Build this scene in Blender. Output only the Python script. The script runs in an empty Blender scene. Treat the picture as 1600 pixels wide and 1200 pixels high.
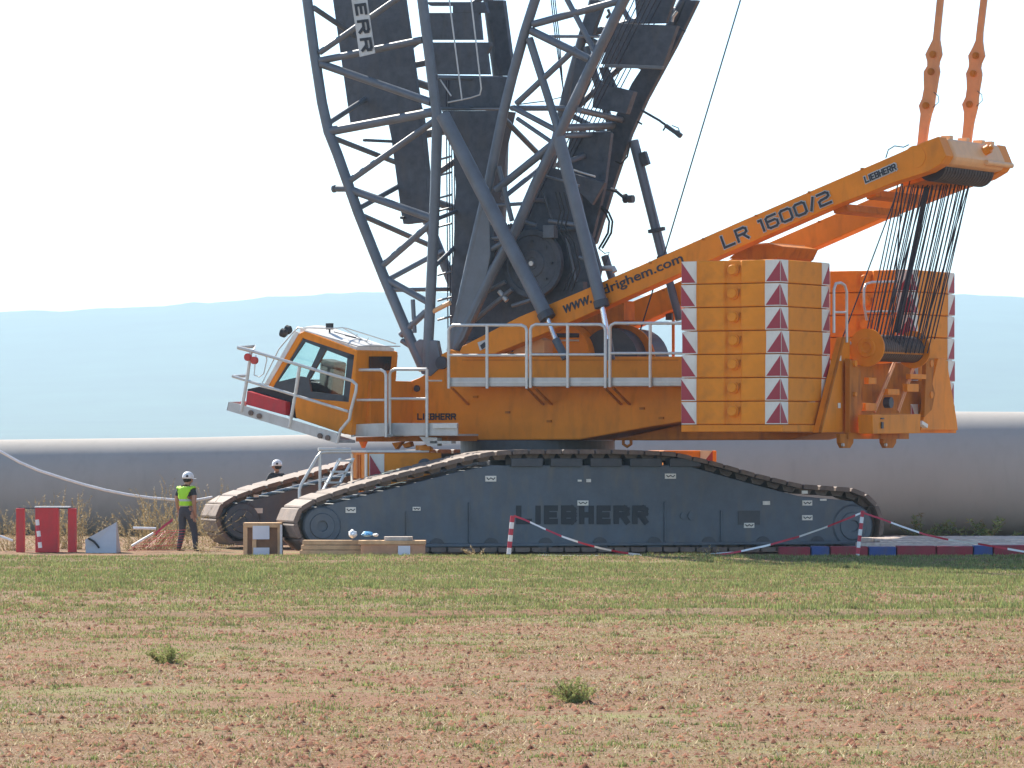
import bpy, bmesh, math, random
import numpy as np
from mathutils import Vector, Matrix, noise
R = math.radians
random.seed(7); rng = np.random.default_rng(7)
scene = bpy.context.scene
COL = scene.collection

# ------------------------------------------------------------------ camera, sky, sun
F, D0, H, HZ = 7200.0, 100.0, 2.3, 700.0          # focal length in photo pixels, distance, eye height, horizon row
cam_d = bpy.data.cameras.new("camera"); cam = bpy.data.objects.new("camera", cam_d); COL.objects.link(cam)
cam.location = (0, -D0, H); cam.rotation_euler = (R(90), 0, 0)
cam_d.sensor_width = 36; cam_d.lens = 36 * F / 1600; cam_d.shift_y = (HZ - 600) / 1600
cam_d.clip_start = 0.5; cam_d.clip_end = 60000
scene.camera = cam
SUN_AZ, SUN_EL = -33.0, 39.0                        # azimuth from +Y towards +X
world = bpy.data.worlds.new("World"); scene.world = world; world.use_nodes = True
wn = world.node_tree; bg = wn.nodes["Background"]
sky = wn.nodes.new("ShaderNodeTexSky"); sky.sky_type = 'NISHITA'; sky.sun_disc = False
sky.sun_elevation = R(SUN_EL); sky.sun_rotation = R(SUN_AZ); sky.air_density = 1.0; sky.dust_density = 0.3; sky.ozone_density = 1.0; sky.altitude = 2500
wn.links.new(sky.outputs[0], bg.inputs[0]); bg.inputs[1].default_value = 0.11
sd = bpy.data.lights.new("sun", 'SUN'); sd.energy = 5.0; sd.angle = R(0.5); sd.color = (1, .93, .82)
sun = bpy.data.objects.new("sun", sd); COL.objects.link(sun)
dirv = Vector((math.sin(R(SUN_AZ)) * math.cos(R(SUN_EL)), math.cos(R(SUN_AZ)) * math.cos(R(SUN_EL)), math.sin(R(SUN_EL))))
sun.rotation_euler = dirv.to_track_quat('Z', 'Y').to_euler(); sun.location = (20, 20, 40)
vs = scene.view_settings; vs.view_transform = 'Standard'; vs.look = 'None'; vs.gamma = 1; vs.exposure = 1.2
scene.cycles.volume_bounces = 0; scene.cycles.max_bounces = 8; scene.cycles.transparent_max_bounces = 16

# ------------------------------------------------------------------ frames: a photo pixel + a lateral distance -> a local point
class Frame:
    def __init__(s, deg, ox, oy): s.a = R(deg); s.c = math.cos(s.a); s.s = math.sin(s.a); s.ox = ox; s.oy = oy
    def P(s, px, py, v):
        k = (px - 800) / F
        u = (k * (s.oy + v * s.c + D0) - s.ox + v * s.s) / (s.c - k * s.s)
        Y = s.oy + u * s.s + v * s.c
        return Vector((u, v, H + (HZ - py) * (Y + D0) / F))
    def U(s, px, py, u):
        k = (px - 800) / F
        v = (k * (s.oy + u * s.s + D0) - s.ox - u * s.c) / (-s.s - k * s.c)
        Y = s.oy + u * s.s + v * s.c
        return Vector((u, v, H + (HZ - py) * (Y + D0) / F))
OX, OY = 0.58, 4.3
SF = Frame(-30, OX, OY)       # superstructure
UF = Frame(17, OX, OY)        # undercarriage
S = SF.P; T = UF.P
def Wd(px, py, Y): return Vector(((px - 800) * (Y + D0) / F, Y, H + (HZ - py) * (Y + D0) / F))
PX = 1 / 71.0                 # metres per photo pixel at the crane

# ------------------------------------------------------------------ materials
def mat(name, col, rough=.5, metal=0, var=.12, scale=3.0, dirt=0, dirtcol=(.12, .09, .06), bump=0, streak=True, spec=.5, fine=0):
    m = bpy.data.materials.new(name); m.use_nodes = True; nt = m.node_tree; L = nt.links.new
    p = nt.nodes["Principled BSDF"]; p.inputs["Roughness"].default_value = rough; p.inputs["Metallic"].default_value = metal
    p.inputs["Specular IOR Level"].default_value = spec
    tc = nt.nodes.new("ShaderNodeTexCoord"); n1 = nt.nodes.new("ShaderNodeTexNoise"); n1.inputs["Scale"].default_value = scale
    n1.inputs["Detail"].default_value = 6; n1.inputs["Roughness"].default_value = .65
    L(tc.outputs["Object"], n1.inputs["Vector"])
    mr = nt.nodes.new("ShaderNodeMapRange"); mr.inputs["To Min"].default_value = 1 - var; mr.inputs["To Max"].default_value = 1 + var
    mr.inputs["From Min"].default_value = .3; mr.inputs["From Max"].default_value = .7
    L(n1.outputs["Fac"], mr.inputs["Value"])
    mul = nt.nodes.new("ShaderNodeVectorMath"); mul.operation = 'SCALE'; mul.inputs[0].default_value = col
    L(mr.outputs[0], mul.inputs["Scale"]); out = mul.outputs[0]
    if dirt:
        mp = nt.nodes.new("ShaderNodeMapping"); mp.inputs["Scale"].default_value = (1.5, 1.5, .42) if streak else (1, 1, 1)
        n2 = nt.nodes.new("ShaderNodeTexNoise"); n2.inputs["Scale"].default_value = 3.2; n2.inputs["Detail"].default_value = 8
        L(tc.outputs["Object"], mp.inputs[0]); L(mp.outputs[0], n2.inputs["Vector"])
        r2 = nt.nodes.new("ShaderNodeMapRange"); r2.inputs["From Min"].default_value = .5; r2.inputs["From Max"].default_value = .75
        r2.inputs["To Max"].default_value = dirt; L(n2.outputs["Fac"], r2.inputs["Value"])
        mx = nt.nodes.new("ShaderNodeMix"); mx.data_type = 'RGBA'; mx.inputs["B"].default_value = (*dirtcol, 1)
        L(r2.outputs[0], mx.inputs["Factor"]); L(out, mx.inputs["A"]); out = mx.outputs["Result"]
    L(out, p.inputs["Base Color"])
    mr2 = nt.nodes.new("ShaderNodeMapRange"); mr2.inputs["To Min"].default_value = max(.05, rough - .12); mr2.inputs["To Max"].default_value = min(1, rough + .12)
    L(n1.outputs["Fac"], mr2.inputs["Value"]); L(mr2.outputs[0], p.inputs["Roughness"])
    if bump:
        n3 = nt.nodes.new("ShaderNodeTexNoise"); n3.inputs["Scale"].default_value = fine or 30; n3.inputs["Detail"].default_value = 4
        L(tc.outputs["Object"], n3.inputs["Vector"])
        b = nt.nodes.new("ShaderNodeBump"); b.inputs["Strength"].default_value = bump; b.inputs["Distance"].default_value = .02
        L(n3.outputs["Fac"], b.inputs["Height"]); L(b.outputs[0], p.inputs["Normal"])
    return m
M = {}
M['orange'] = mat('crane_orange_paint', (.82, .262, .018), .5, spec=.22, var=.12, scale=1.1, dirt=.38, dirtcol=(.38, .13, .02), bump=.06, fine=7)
M['orange_deep'] = mat('deep_orange_paint', (.52, .17, .02), .6, spec=.15, var=.16, scale=2.2, dirt=.5, dirtcol=(.12, .045, .02), bump=.06)  # deeper orange than the main paint, with heavier dark mottling
M['slab'] = mat('slab_orange_paint', (.84, .285, .024), .6, spec=.2, var=.13, scale=1.1, dirt=.42, dirtcol=(.42, .15, .03), bump=.08, fine=9, streak=False)
M['boom'] = mat('boom_grey_blue_paint', (.128, .145, .168), .38, var=.18, scale=2, dirt=.3, dirtcol=(.10, .09, .08))
M['dark'] = mat('dark_steel', (.055, .06, .07), .5, var=.25, scale=4, dirt=.3, dirtcol=(.07, .055, .045))
M['plate'] = mat('dark_boom_plate', (.070, .080, .100), .6, var=.35, scale=5, dirt=.5, dirtcol=(.10, .095, .09))
M['frame'] = mat('crawler_grey_paint', (.088, .110, .135), .5, var=.22, scale=1.6, dirt=.6, dirtcol=(.15, .135, .115), bump=.08, fine=5)
M['track'] = mat('track_steel', (.17, .125, .10), .75, metal=.0, var=.3, scale=6, dirt=.7, dirtcol=(.26, .19, .14), streak=False, bump=.2)
M['white'] = mat('white_marking', (.80, .77, .68), .5, var=.06, dirt=.3, dirtcol=(.4, .33, .25))
M['red'] = mat('red_marking', (.40, .035, .055), .5, var=.1, dirt=.2)
M['rail'] = mat('galvanised_rail', (.62, .61, .57), .38, metal=.25, var=.1, scale=8)
M['toe'] = mat('aluminium_sheet', (.52, .52, .50), .42, metal=.3, var=.12, scale=3, dirt=.3, dirtcol=(.25, .22, .18))
M['chrome'] = mat('chrome_rod', (.75, .75, .76), .18, metal=.9, var=.05)
M['rope'] = mat('wire_rope', (.035, .035, .05), .5, metal=.4, var=.2, scale=20)
M['roof'] = mat('cab_roof_white', (.75, .74, .70), .5, var=.08, dirt=.3, dirtcol=(.4, .3, .2))
M['black'] = mat('black_rubber', (.02, .02, .022), .6)
M['letter'] = mat('black_lettering', (.025, .025, .035), .5)
M['letter_soft'] = mat('dark_cut_lettering', (.022, .026, .034), .6)
M['pipe'] = mat('tower_tube_paint', (.42, .39, .355), .9, spec=.08, var=.05, scale=.5, dirt=.15, dirtcol=(.25, .23, .2))
M['wood'] = mat('raw_timber', (.64, .40, .21), .8, var=.22, scale=5, dirt=.3, dirtcol=(.2, .12, .06), bump=.3)
M['wood_dark'] = mat('brown_board', (.27, .14, .075), .8, var=.2, scale=5, dirt=.3)
M['wood_pale'] = mat('pale_plank', (.60, .50, .42), .85, var=.25, scale=4, dirt=.5, dirtcol=(.3, .2, .14), bump=.3)
M['paper'] = mat('paper_label', (.70, .71, .76), .7, var=.05)
M['redpaint'] = mat('red_steel', (.56, .022, .03), .45, var=.15, dirt=.3)
M['mat_red'] = mat('red_mat', (.28, .02, .035), .6, var=.15, dirt=.3)
M['mat_blue'] = mat('blue_mat', (.035, .07, .24), .6, var=.15, dirt=.3)
M['tape_w'] = mat('white_tape', (.80, .78, .76), .5)
M['tape_r'] = mat('red_tape', (.50, .03, .06), .5)
M['vest'] = None
M['skin'] = mat('skin', (.42, .22, .14), .5, var=.05)
M['shirt'] = mat('dark_shirt', (.035, .038, .045), .85, var=.15, scale=12)
M['trouser'] = mat('charcoal_trousers', (.055, .055, .065), .85, var=.2, scale=10)
M['boot'] = mat('brown_boots', (.05, .035, .025), .7)
M['helmet'] = mat('white_helmet', (.82, .82, .80), .3, var=.03)
M['plastic_w'] = mat('white_plastic_bag', (.80, .82, .82), .4)
M['plastic_b'] = mat('blue_plastic_bag', (.12, .38, .65), .4)
M['grey_sheet'] = mat('pale_grey_sheet', (.50, .51, .54), .5, var=.08)
M['pinkbar'] = mat('orange_strut_worn', (.72, .27, .09), .5, var=.12, dirt=.3, dirtcol=(.3, .1, .06))
M['amber'] = mat('pale_and_sunlit_orange', (.80, .44, .20), .5, var=.08, dirt=.2, dirtcol=(.4, .2, .1))  # paler orange; puts sunlight into the crosshead and brace-top colour
M['lamp_red'] = mat('red_lamp', (.55, .03, .02), .3)
def vest_mat():
    m = bpy.data.materials.new('hi_vis_yellow_vest'); m.use_nodes = True; nt = m.node_tree; L = nt.links.new
    p = nt.nodes["Principled BSDF"]; p.inputs["Roughness"].default_value = .7
    tc = nt.nodes.new("ShaderNodeTexCoord"); sx = nt.nodes.new("ShaderNodeSeparateXYZ"); L(tc.outputs["Object"], sx.inputs[0])
    cr = nt.nodes.new("ShaderNodeValToRGB"); cr.color_ramp.interpolation = 'CONSTANT'
    e = cr.color_ramp.elements; Y = (.42, .80, .03, 1); G = (.5, .52, .5, 1)
    e[0].position = 0; e[0].color = Y; e[1].position = .50; e[1].color = G
    for pos, c in ((.525, Y), (.575, G), (.60, Y)):
        q = e.new(pos); q.color = c
    dv = nt.nodes.new("ShaderNodeMath"); dv.operation = 'DIVIDE'; dv.inputs[1].default_value = 2.0
    L(sx.outputs["Z"], dv.inputs[0]); L(dv.outputs[0], cr.inputs[0]); L(cr.outputs[0], p.inputs["Base Color"]); return m
M['vest'] = vest_mat()
def glass_mat(name, tint, gloss=.12):
    m = bpy.data.materials.new(name); m.use_nodes = True; nt = m.node_tree; nt.nodes.clear(); L = nt.links.new
    o = nt.nodes.new("ShaderNodeOutputMaterial"); t = nt.nodes.new("ShaderNodeBsdfTransparent"); t.inputs[0].default_value = (*tint, 1)
    g = nt.nodes.new("ShaderNodeBsdfGlossy"); g.inputs["Roughness"].default_value = .05; fr = nt.nodes.new("ShaderNodeValue"); fr.outputs[0].default_value = .05
    mx = nt.nodes.new("ShaderNodeMixShader"); L(fr.outputs[0], mx.inputs[0]); L(t.outputs[0], mx.inputs[1]); L(g.outputs[0], mx.inputs[2]); L(mx.outputs[0], o.inputs[0])
    return m
M['glass'] = glass_mat('cab_glass', (.90, .975, .98))
M['glass_dark'] = mat('dark_window_glass', (.03, .03, .035), .1, var=.1)

# ------------------------------------------------------------------ mesh builder
class MB:
    def __init__(s): s.v = []; s.f = []; s.sm = []; s.mi = []; s.cur = 0
    def add(s, vs, fs, smooth=False):
        n = len(s.v); s.v += [tuple(v) for v in vs]
        for f in fs: s.f.append(tuple(i + n for i in f)); s.sm.append(smooth); s.mi.append(s.cur)
        return s
    def box(s, a, b):
        x0, y0, z0 = a; x1, y1, z1 = b
        return s.add([(x0,y0,z0),(x1,y0,z0),(x1,y1,z0),(x0,y1,z0),(x0,y0,z1),(x1,y0,z1),(x1,y1,z1),(x0,y1,z1)],
                     [(0,3,2,1),(4,5,6,7),(0,1,5,4),(1,2,6,5),(2,3,7,6),(3,0,4,7)])
    def prism(s, poly, off):                        # planar polygon swept by a vector
        off = Vector(off); a = [Vector(p) for p in poly]; n = len(a)
        nrm = Vector((0, 0, 0))
        for i in range(n): nrm += a[i].cross(a[(i + 1) % n])
        if nrm.dot(off) > 0: a = a[::-1]
        b = [p + off for p in a]
        fs = [tuple(range(n)), tuple(range(2 * n - 1, n - 1, -1))]
        for i in range(n):
            j = (i + 1) % n; fs.append((j, i, n + i, n + j))
        return s.add(a + b, fs)
    def hexa(s, q0, q1):                            # two quads joined to a solid
        q0 = [Vector(p) for p in q0]; q1 = [Vector(p) for p in q1]
        return s.add(q0 + q1, [(0,1,2,3),(7,6,5,4),(1,0,4,5),(2,1,5,6),(3,2,6,7),(0,3,7,4)])
    def tube(s, pts, r, n=10, caps=True):
        pts = [Vector(p) for p in pts]; rs = r if isinstance(r, (list, tuple)) else [r] * len(pts)
        up = None; rings = []
        for i, p in enumerate(pts):
            if i == 0: t = pts[1] - p
            elif i == len(pts) - 1: t = p - pts[i - 1]
            else: t = (pts[i + 1] - p).normalized() + (p - pts[i - 1]).normalized()
            t.normalize()
            if up is None: up = Vector((0, 0, 1)) if abs(t.z) < .9 else Vector((1, 0, 0))
            x = up - t * up.dot(t)
            if x.length < 1e-5: x = t.orthogonal()
            x.normalize(); y = t.cross(x); up = x
            rings.append([p + (x * math.cos(2*math.pi*k/n) + y * math.sin(2*math.pi*k/n)) * rs[i] for k in range(n)])
        base = [v for rg in rings for v in rg]; fs = []
        for i in range(len(pts) - 1):
            for k in range(n):
                k2 = (k + 1) % n; fs.append((i*n+k, i*n+k2, (i+1)*n+k2, (i+1)*n+k))
        s.add(base, fs, True)
        if caps:
            s.add(rings[0], [tuple(range(n - 1, -1, -1))]); s.add(rings[-1], [tuple(range(n))])
        return s
    def lathe(s, c, axis, prof, n=24):              # prof: list of (distance along axis, radius)
        ax = Vector(axis).normalized(); c = Vector(c)
        x = ax.orthogonal().normalized(); y = ax.cross(x); base = []; fs = []
        for d, r in prof:
            for k in range(n): base.append(c + ax * d + (x * math.cos(2*math.pi*k/n) + y * math.sin(2*math.pi*k/n)) * r)
        for i in range(len(prof) - 1):
            for k in range(n):
                k2 = (k+1) % n; fs.append((i*n+k, i*n+k2, (i+1)*n+k2, (i+1)*n+k))
        fs.append(tuple(range(n - 1, -1, -1))); m = (len(prof) - 1) * n; fs.append(tuple(range(m, m + n)))
        n0 = len(s.f); s.add(base, fs, False)
        return s
    def cyl(s, c, axis, r, h, n=24): return s.lathe(Vector(c) - Vector(axis).normalized() * h / 2, axis, [(0, r), (h, r)], n)
    def bar(s, a, b, w, h, up=(0, 0, 1)):           # rectangular bar
        a = Vector(a); b = Vector(b); t = (b - a).normalized(); up = Vector(up)
        x = t.cross(up)
        if x.length < 1e-4: x = t.orthogonal()
        x.normalize(); y = x.cross(t); x = x * w / 2; y = y * h / 2
        return s.hexa([a - x - y, a + x - y, a + x + y, a - x + y], [b - x - y, b + x - y, b + x + y, b - x + y])
    def mesh(s, name):
        me = bpy.data.meshes.new(name); me.from_pydata(s.v, [], s.f); me.polygons.foreach_set('use_smooth', s.sm)
        me.polygons.foreach_set('material_index', s.mi); me.update()
        if len(s.f) < 20000:
            bm = bmesh.new(); bm.from_mesh(me); bmesh.ops.recalc_face_normals(bm, faces=bm.faces); bm.to_mesh(me); bm.free()
        return me

def tag(o, label=None, cat=None, group=None, kind=None):
    for k, v in (('label', label), ('category', cat), ('group', group), ('kind', kind)):
        if v: o[k] = v
    return o
def put(name, mb, m, parent=None, frame=None, bevel=0):
    me = mb.mesh(name) if isinstance(mb, MB) else mb
    me.name = name
    for q in (m if isinstance(m, (list, tuple)) else [m]): me.materials.append(M[q] if isinstance(q, str) else q)
    o = bpy.data.objects.new(name, me); COL.objects.link(o)
    if parent: o.parent = parent
    if frame: o.rotation_euler = (0, 0, frame.a)
    if bevel:
        b = o.modifiers.new('bevel', 'BEVEL'); b.width = bevel; b.segments = 2; b.limit_method = 'ANGLE'; b.angle_limit = R(40)
    return o
def empty(name, loc, rz=0, **k):
    o = bpy.data.objects.new(name, None); o.empty_display_size = .3; COL.objects.link(o); o.location = loc; o.rotation_euler = (0, 0, rz)
    return tag(o, **k)
_txt = {}
def text_mesh(body, offset=0.0):
    c = bpy.data.curves.new('t', 'FONT'); c.body = body; c.size = 1; c.offset = offset; c.fill_mode = 'BOTH'; c.extrude = .01; c.resolution_u = 3
    o = bpy.data.objects.new('t', c); COL.objects.link(o); dg = bpy.context.evaluated_depsgraph_get()
    me = bpy.data.meshes.new_from_object(o.evaluated_get(dg)); bpy.data.objects.remove(o); bpy.data.curves.remove(c)
    co = [tuple(v.co) for v in me.vertices]; fs = [tuple(p.vertices) for p in me.polygons]; bpy.data.meshes.remove(me)
    return co, fs
def lettering(name, body, p0, px, py, m, parent, frame=None, offset=.0, depth=.012, pad=0.0, lift=0.0, ref=None):
    """text stretched over the parallelogram p0 -> px (baseline), p0 -> py (cap height); ref: offset-free bounds"""
    co, fs = text_mesh(body, offset); rc, _ = text_mesh(body, ref if ref is not None else offset)
    x0 = min(c[0] for c in rc); x1 = max(c[0] for c in rc); y0 = min(c[1] for c in rc); y1 = max(c[1] for c in rc)
    p0, px, py = Vector(p0), Vector(px), Vector(py); n = (px - p0).cross(py - p0).normalized()
    mb = MB(); mb.add([p0 + (px - p0) * ((c[0] - x0) / (x1 - x0)) + (py - p0) * ((c[1] - y0) / (y1 - y0)) + n * (lift + depth * (c[2] + .01) / .02) for c in co], fs)
    return put(name, mb, m, parent, frame)

GL = {'L': (.6, [[(0,1),(0,0),(.6,0)]]), 'R': (.6, [[(0,0),(0,1),(.48,1),(.6,.88),(.6,.62),(.48,.5),(0,.5)], [(.34,.5),(.6,0)]]), '1': (.16, [[(0,.97),(.14,.97),(.14,0)]]),
      '6': (.6, [[(.58,1),(.12,1),(0,.88),(0,.12),(.12,0),(.48,0),(.6,.12),(.6,.46),(.48,.58),(0,.58)]]), '0': (.6, [[(.12,1),(.48,1),(.6,.88),(.6,.12),(.48,0),(.12,0),(0,.12),(0,.88),(.12,1)]]),
      '/': (.3, [[(0,0),(.3,1)]]), '2': (.6, [[(0,1),(.48,1),(.6,.88),(.6,.64),(.48,.54),(.12,.48),(0,.38),(0,0),(.62,0)]]), ' ': (.3, []), 'I': (.05, [[(.025,0),(.025,1)]]),
      'E': (.5, [[(.5,1),(0,1),(0,0),(.5,0)], [(0,.5),(.44,.5)]]), 'B': (.56, [[(0,0),(0,1),(.46,1),(.56,.88),(.56,.62),(.46,.5),(0,.5)], [(.46,.5),(.56,.38),(.56,.12),(.46,0),(0,0)]]), 'H': (.54, [[(0,0),(0,1)], [(.54,0),(.54,1)], [(0,.5),(.54,.5)]])}
def strokes(name, body, p0, px, py, m, parent, wd=.14, gap=.3, lift=0.0, frame=None):
    """angular stroke lettering fitted to the parallelogram p0 -> px, p0 -> py"""
    p0, px, py = Vector(p0), Vector(px), Vector(py); x = 0; segs = []
    for ch in body:
        w, ls = GL[ch]
        for l in ls:
            for a, b in zip(l, l[1:]): segs.append(((x + a[0], a[1]), (x + b[0], b[1])))
        x += w + gap
    tot = x - gap; ex = px - p0; ey = py - p0; n = ex.cross(ey).normalized(); asp = ex.length / tot / ey.length; mb = MB()
    for i, (a, b) in enumerate(segs):
        A = Vector((a[0] * asp, a[1])); B = Vector((b[0] * asp, b[1])); t = (B - A).normalized(); A = A - t * wd * .45; B = B + t * wd * .45; s_ = Vector((-t.y, t.x)) * wd / 2
        def P(q): return p0 + ex * (q.x / asp / tot) + ey * q.y + n * (lift + .0004 * i)
        mb.prism([P(A - s_), P(B - s_), P(B + s_), P(A + s_)], n * .006)
    return put(name, mb, m, parent, frame)

# ------------------------------------------------------------------ ground, hills
def ridge(px):
    pts = [(-400, 505), (0, 492), (130, 490), (200, 486), (270, 482), (350, 477), (430, 470), (560, 462), (700, 463), (900, 470), (1100, 466), (1300, 462), (1490, 465), (1600, 470), (2000, 480)]
    for (a, b), (c, d) in zip(pts, pts[1:]):
        if a <= px <= c: return b + (d - b) * (px - a) / (c - a)
    return 500
def gz(x, y):
    if y > 60 or y < -80: return -.02
    z = .035 * noise.noise((x * .25, y * .25, 0)) + .02 * noise.noise((x * 1.3, y * 1.3, 3))
    z += .07 * math.exp(-((y + 5.5) / 1.6) ** 2)                        # grassy lip at the edge of the field
    f = y + 36.5 - .16 * x + .9 * noise.noise((x * .12, 5, 0))          # wheel rut across the field
    z += (-.10 * math.exp(-(f / .35) ** 2) + .05 * math.exp(-((f - .9) / .5) ** 2)) * min(1, max(0, (x + 9) / 6))
    return z
def ground():
    xs = sorted(set([round(v, 3) for v in np.arange(-17, 17.01, .3)] + [-6000, -2200, -1000, -400, -150, -70, -35, -22, 22, 35, 70, 150, 400, 1000, 2200, 6000]))
    ys = sorted(set([round(v, 3) for v in np.arange(-76, 2.01, .3)] + [-400, -200, -110, -90, 4, 8, 14, 25, 40, 60, 90, 150, 300, 700, 1500, 2600, 4000, 6500, 8600]))
    V = [(x, y, gz(x, y)) for y in ys for x in xs]; nx = len(xs)
    Fc = [(j*nx+i, j*nx+i+1, (j+1)*nx+i+1, (j+1)*nx+i) for j in range(len(ys)-1) for i in range(nx-1)]
    m = bpy.data.materials.new('field_soil'); m.use_nodes = True; nt = m.node_tree; L = nt.links.new; p = nt.nodes["Principled BSDF"]
    p.inputs["Roughness"].default_value = .95; p.inputs["Specular IOR Level"].default_value = .15
    tc = nt.nodes.new("ShaderNodeTexCoord")
    def nz(scale, detail=5, rough=.6, sx=1, sy=1):
        mp = nt.nodes.new("ShaderNodeMapping"); mp.inputs["Scale"].default_value = (sx, sy, 1); L(tc.outputs["Object"], mp.inputs[0])
        n = nt.nodes.new("ShaderNodeTexNoise"); n.inputs["Scale"].default_value = scale; n.inputs["Detail"].default_value = detail; n.inputs["Roughness"].default_value = rough
        L(mp.outputs[0], n.inputs["Vector"]); return n.outputs["Fac"]
    def ramp(fac, stops):
        r = nt.nodes.new("ShaderNodeValToRGB"); e = r.color_ramp.elements
        e[0].position, e[0].color = stops[0][0], (*stops[0][1], 1); e[1].position, e[1].color = stops[-1][0], (*stops[-1][1], 1)
        for q, c in stops[1:-1]: k = e.new(q); k.color = (*c, 1)
        L(fac, r.inputs[0]); return r.outputs[0]
    def mix(f, a, b):
        x = nt.nodes.new("ShaderNodeMix"); x.data_type = 'RGBA'; L(f, x.inputs["Factor"]); L(a, x.inputs["A"]); L(b, x.inputs["B"]); return x.outputs["Result"]
    soil = ramp(nz(9, 8, .75), [(.3, (.12, .052, .030)), (.48, (.23, .118, .066)), (.6, (.28, .165, .095)), (.72, (.35, .25, .15))])
    straw = ramp(nz(14, 6, .8, 1, .5), [(.35, (.18, .115, .068)), (.6, (.27, .18, .105)), (.7, (.37, .29, .175))])
    base = mix(ramp(nz(.35, 5), [(.42, (0, 0, 0)), (.6, (1, 1, 1))]), soil, straw)
    green = ramp(nz(12, 6, .7), [(.35, (.15, .16, .05)), (.65, (.30, .31, .11))])
    base = mix(ramp(nz(.5, 7, .7, .35, 1), [(.52, (0, 0, 0)), (.68, (.8, .8, .8))]), base, green)
    L(base, p.inputs["Base Color"])
    b = nt.nodes.new("ShaderNodeBump"); b.inputs["Strength"].default_value = .8; b.inputs["Distance"].default_value = .04; L(nz(18, 6, .7), b.inputs["Height"]); L(b.outputs[0], p.inputs["Normal"])
    mb = MB(); mb.add(V, Fc, True); o = put('ground', mb, m); tag(o, kind='structure')
ground()
def hills():
    xs = np.linspace(-2600, 2600, 320); rows = [(2600, 0, 0), (3200, .12, .3), (3900, .45, .6), (4500, .78, .9), (5000, 1, 1), (5600, .9, 1), (6600, .6, .5)]
    V = []
    for (y, k, nk) in rows:
        for x in xs:
            px = 800 + F * x / 5100; z = (H + (HZ - ridge(px)) * 5100 / F) * k
            z += nk * 14 * noise.noise((x * .004, y * .003, 1)) * (1 if k < .95 else .12)
            if .99 < k: z += 1.5 + 3.4 * abs(noise.noise((x * .05, 3, 1))) + 2.2 * noise.noise((x * .21, 9, 1))
            V.append((x * 1.5, y * 1.5, max(z, -1) * 1.5 if y > 2600 else -1.5))
    n = len(xs); Fc = [(j*n+i, j*n+i+1, (j+1)*n+i+1, (j+1)*n+i) for j in range(len(rows)-1) for i in range(n-1)]
    m = mat('wooded_hillside', (.05, .08, .055), .95, var=.5, scale=.006)
    mb = MB(); mb.add(V, Fc, True); tag(put('hills', mb, m), kind='structure')
hills()

# ------------------------------------------------------------------ grass, litter (stuff)
def quads(name, P, A, B, mats, pick, kind_label=None, up=False, tri=True):
    """P base points, A half-width vectors, B length vectors -> triangles"""
    n = len(P); co = np.empty((n, 3, 3), np.float32); co[:, 0] = P - A; co[:, 1] = P + A; co[:, 2] = P + B
    me = bpy.data.meshes.new(name); me.vertices.add(n * 3); me.vertices.foreach_set('co', co.ravel())
    me.loops.add(n * 3); me.loops.foreach_set('vertex_index', np.arange(n * 3, dtype=np.int32))
    me.polygons.add(n); me.polygons.foreach_set('loop_start', np.arange(0, n * 3, 3, dtype=np.int32)); me.polygons.foreach_set('loop_total', np.full(n, 3, np.int32))
    me.polygons.foreach_set('material_index', pick.astype(np.int32)); me.update(calc_edges=True)
    for q in mats: me.materials.append(q)
    o = bpy.data.objects.new(name, me); COL.objects.link(o); return o
def npnoise(x, y, s, seed):                         # cheap smooth value noise
    g = np.random.default_rng(seed).random((256, 256)); xs, ys = x * s + 1000, y * s + 1000
    i, j = np.floor(xs).astype(int), np.floor(ys).astype(int); fx, fy = xs - i, ys - j; fx = fx*fx*(3-2*fx); fy = fy*fy*(3-2*fy)
    i %= 255; j %= 255
    return (g[i, j]*(1-fx)+g[i+1, j]*fx)*(1-fy) + (g[i, j+1]*(1-fx)+g[i+1, j+1]*fx)*fy
def scatter(n, y0, y1, power=1.0):
    y = y0 + (y1 - y0) * rng.random(n) ** power; half = (y + D0) * 830 / F + 2.8
    x = (rng.random(n) * 2 - 1) * half; return x, y
def gzv(x, y):
    g = np.array([gz(a, b) for a, b in zip(x, y)]) if len(x) < 1 else None
    # table lookup of the ground height
    return ZT[np.clip(((y + 76) / .15).astype(int), 0, ZT.shape[0]-1), np.clip(((x + 17) / .15).astype(int), 0, ZT.shape[1]-1)]
ZT = np.array([[gz(-17 + i * .15, -76 + j * .15) for i in range(228)] for j in range(540)])
def rot_vec(n, tilt_lo, tilt_hi):
    a = rng.random(n) * 2 * math.pi; t = tilt_lo + (tilt_hi - tilt_lo) * rng.random(n)
    return np.stack([np.cos(a) * np.sin(t), np.sin(a) * np.sin(t), np.cos(t)], 1), a
G = [mat('grass_green', (.15, .195, .062), .8, var=.35, scale=1.2, spec=.08), mat('grass_light', (.30, .335, .12), .8, var=.3, scale=1.2, spec=.08),
     mat('grass_dry', (.28, .205, .10), .85, var=.3, scale=1.2, spec=.08), mat('straw_pale', (.58, .49, .32), .85, var=.25, scale=3, spec=.1),
     mat('soil_clod', (.27, .125, .075), .95, var=.35, scale=5, spec=.05), mat('soil_clod_dark', (.17, .072, .045), .95, var=.3, scale=5, spec=.05)]
for i_, g_ in enumerate(G[:4]):                     # thin leaves let light through
    nt_ = g_.node_tree; b_ = nt_.nodes["Principled BSDF"]; tr_ = nt_.nodes.new("ShaderNodeBsdfTranslucent"); mx_ = nt_.nodes.new("ShaderNodeMixShader"); mx_.inputs[0].default_value = .36
    nt_.links.new(b_.inputs["Base Color"].links[0].from_socket, tr_.inputs[0]); nt_.links.new(b_.outputs[0], mx_.inputs[1]); nt_.links.new(tr_.outputs[0], mx_.inputs[2])
    nt_.links.new(mx_.outputs[0], [n for n in nt_.nodes if n.type == 'OUTPUT_MATERIAL'][0].inputs[0])
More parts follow.
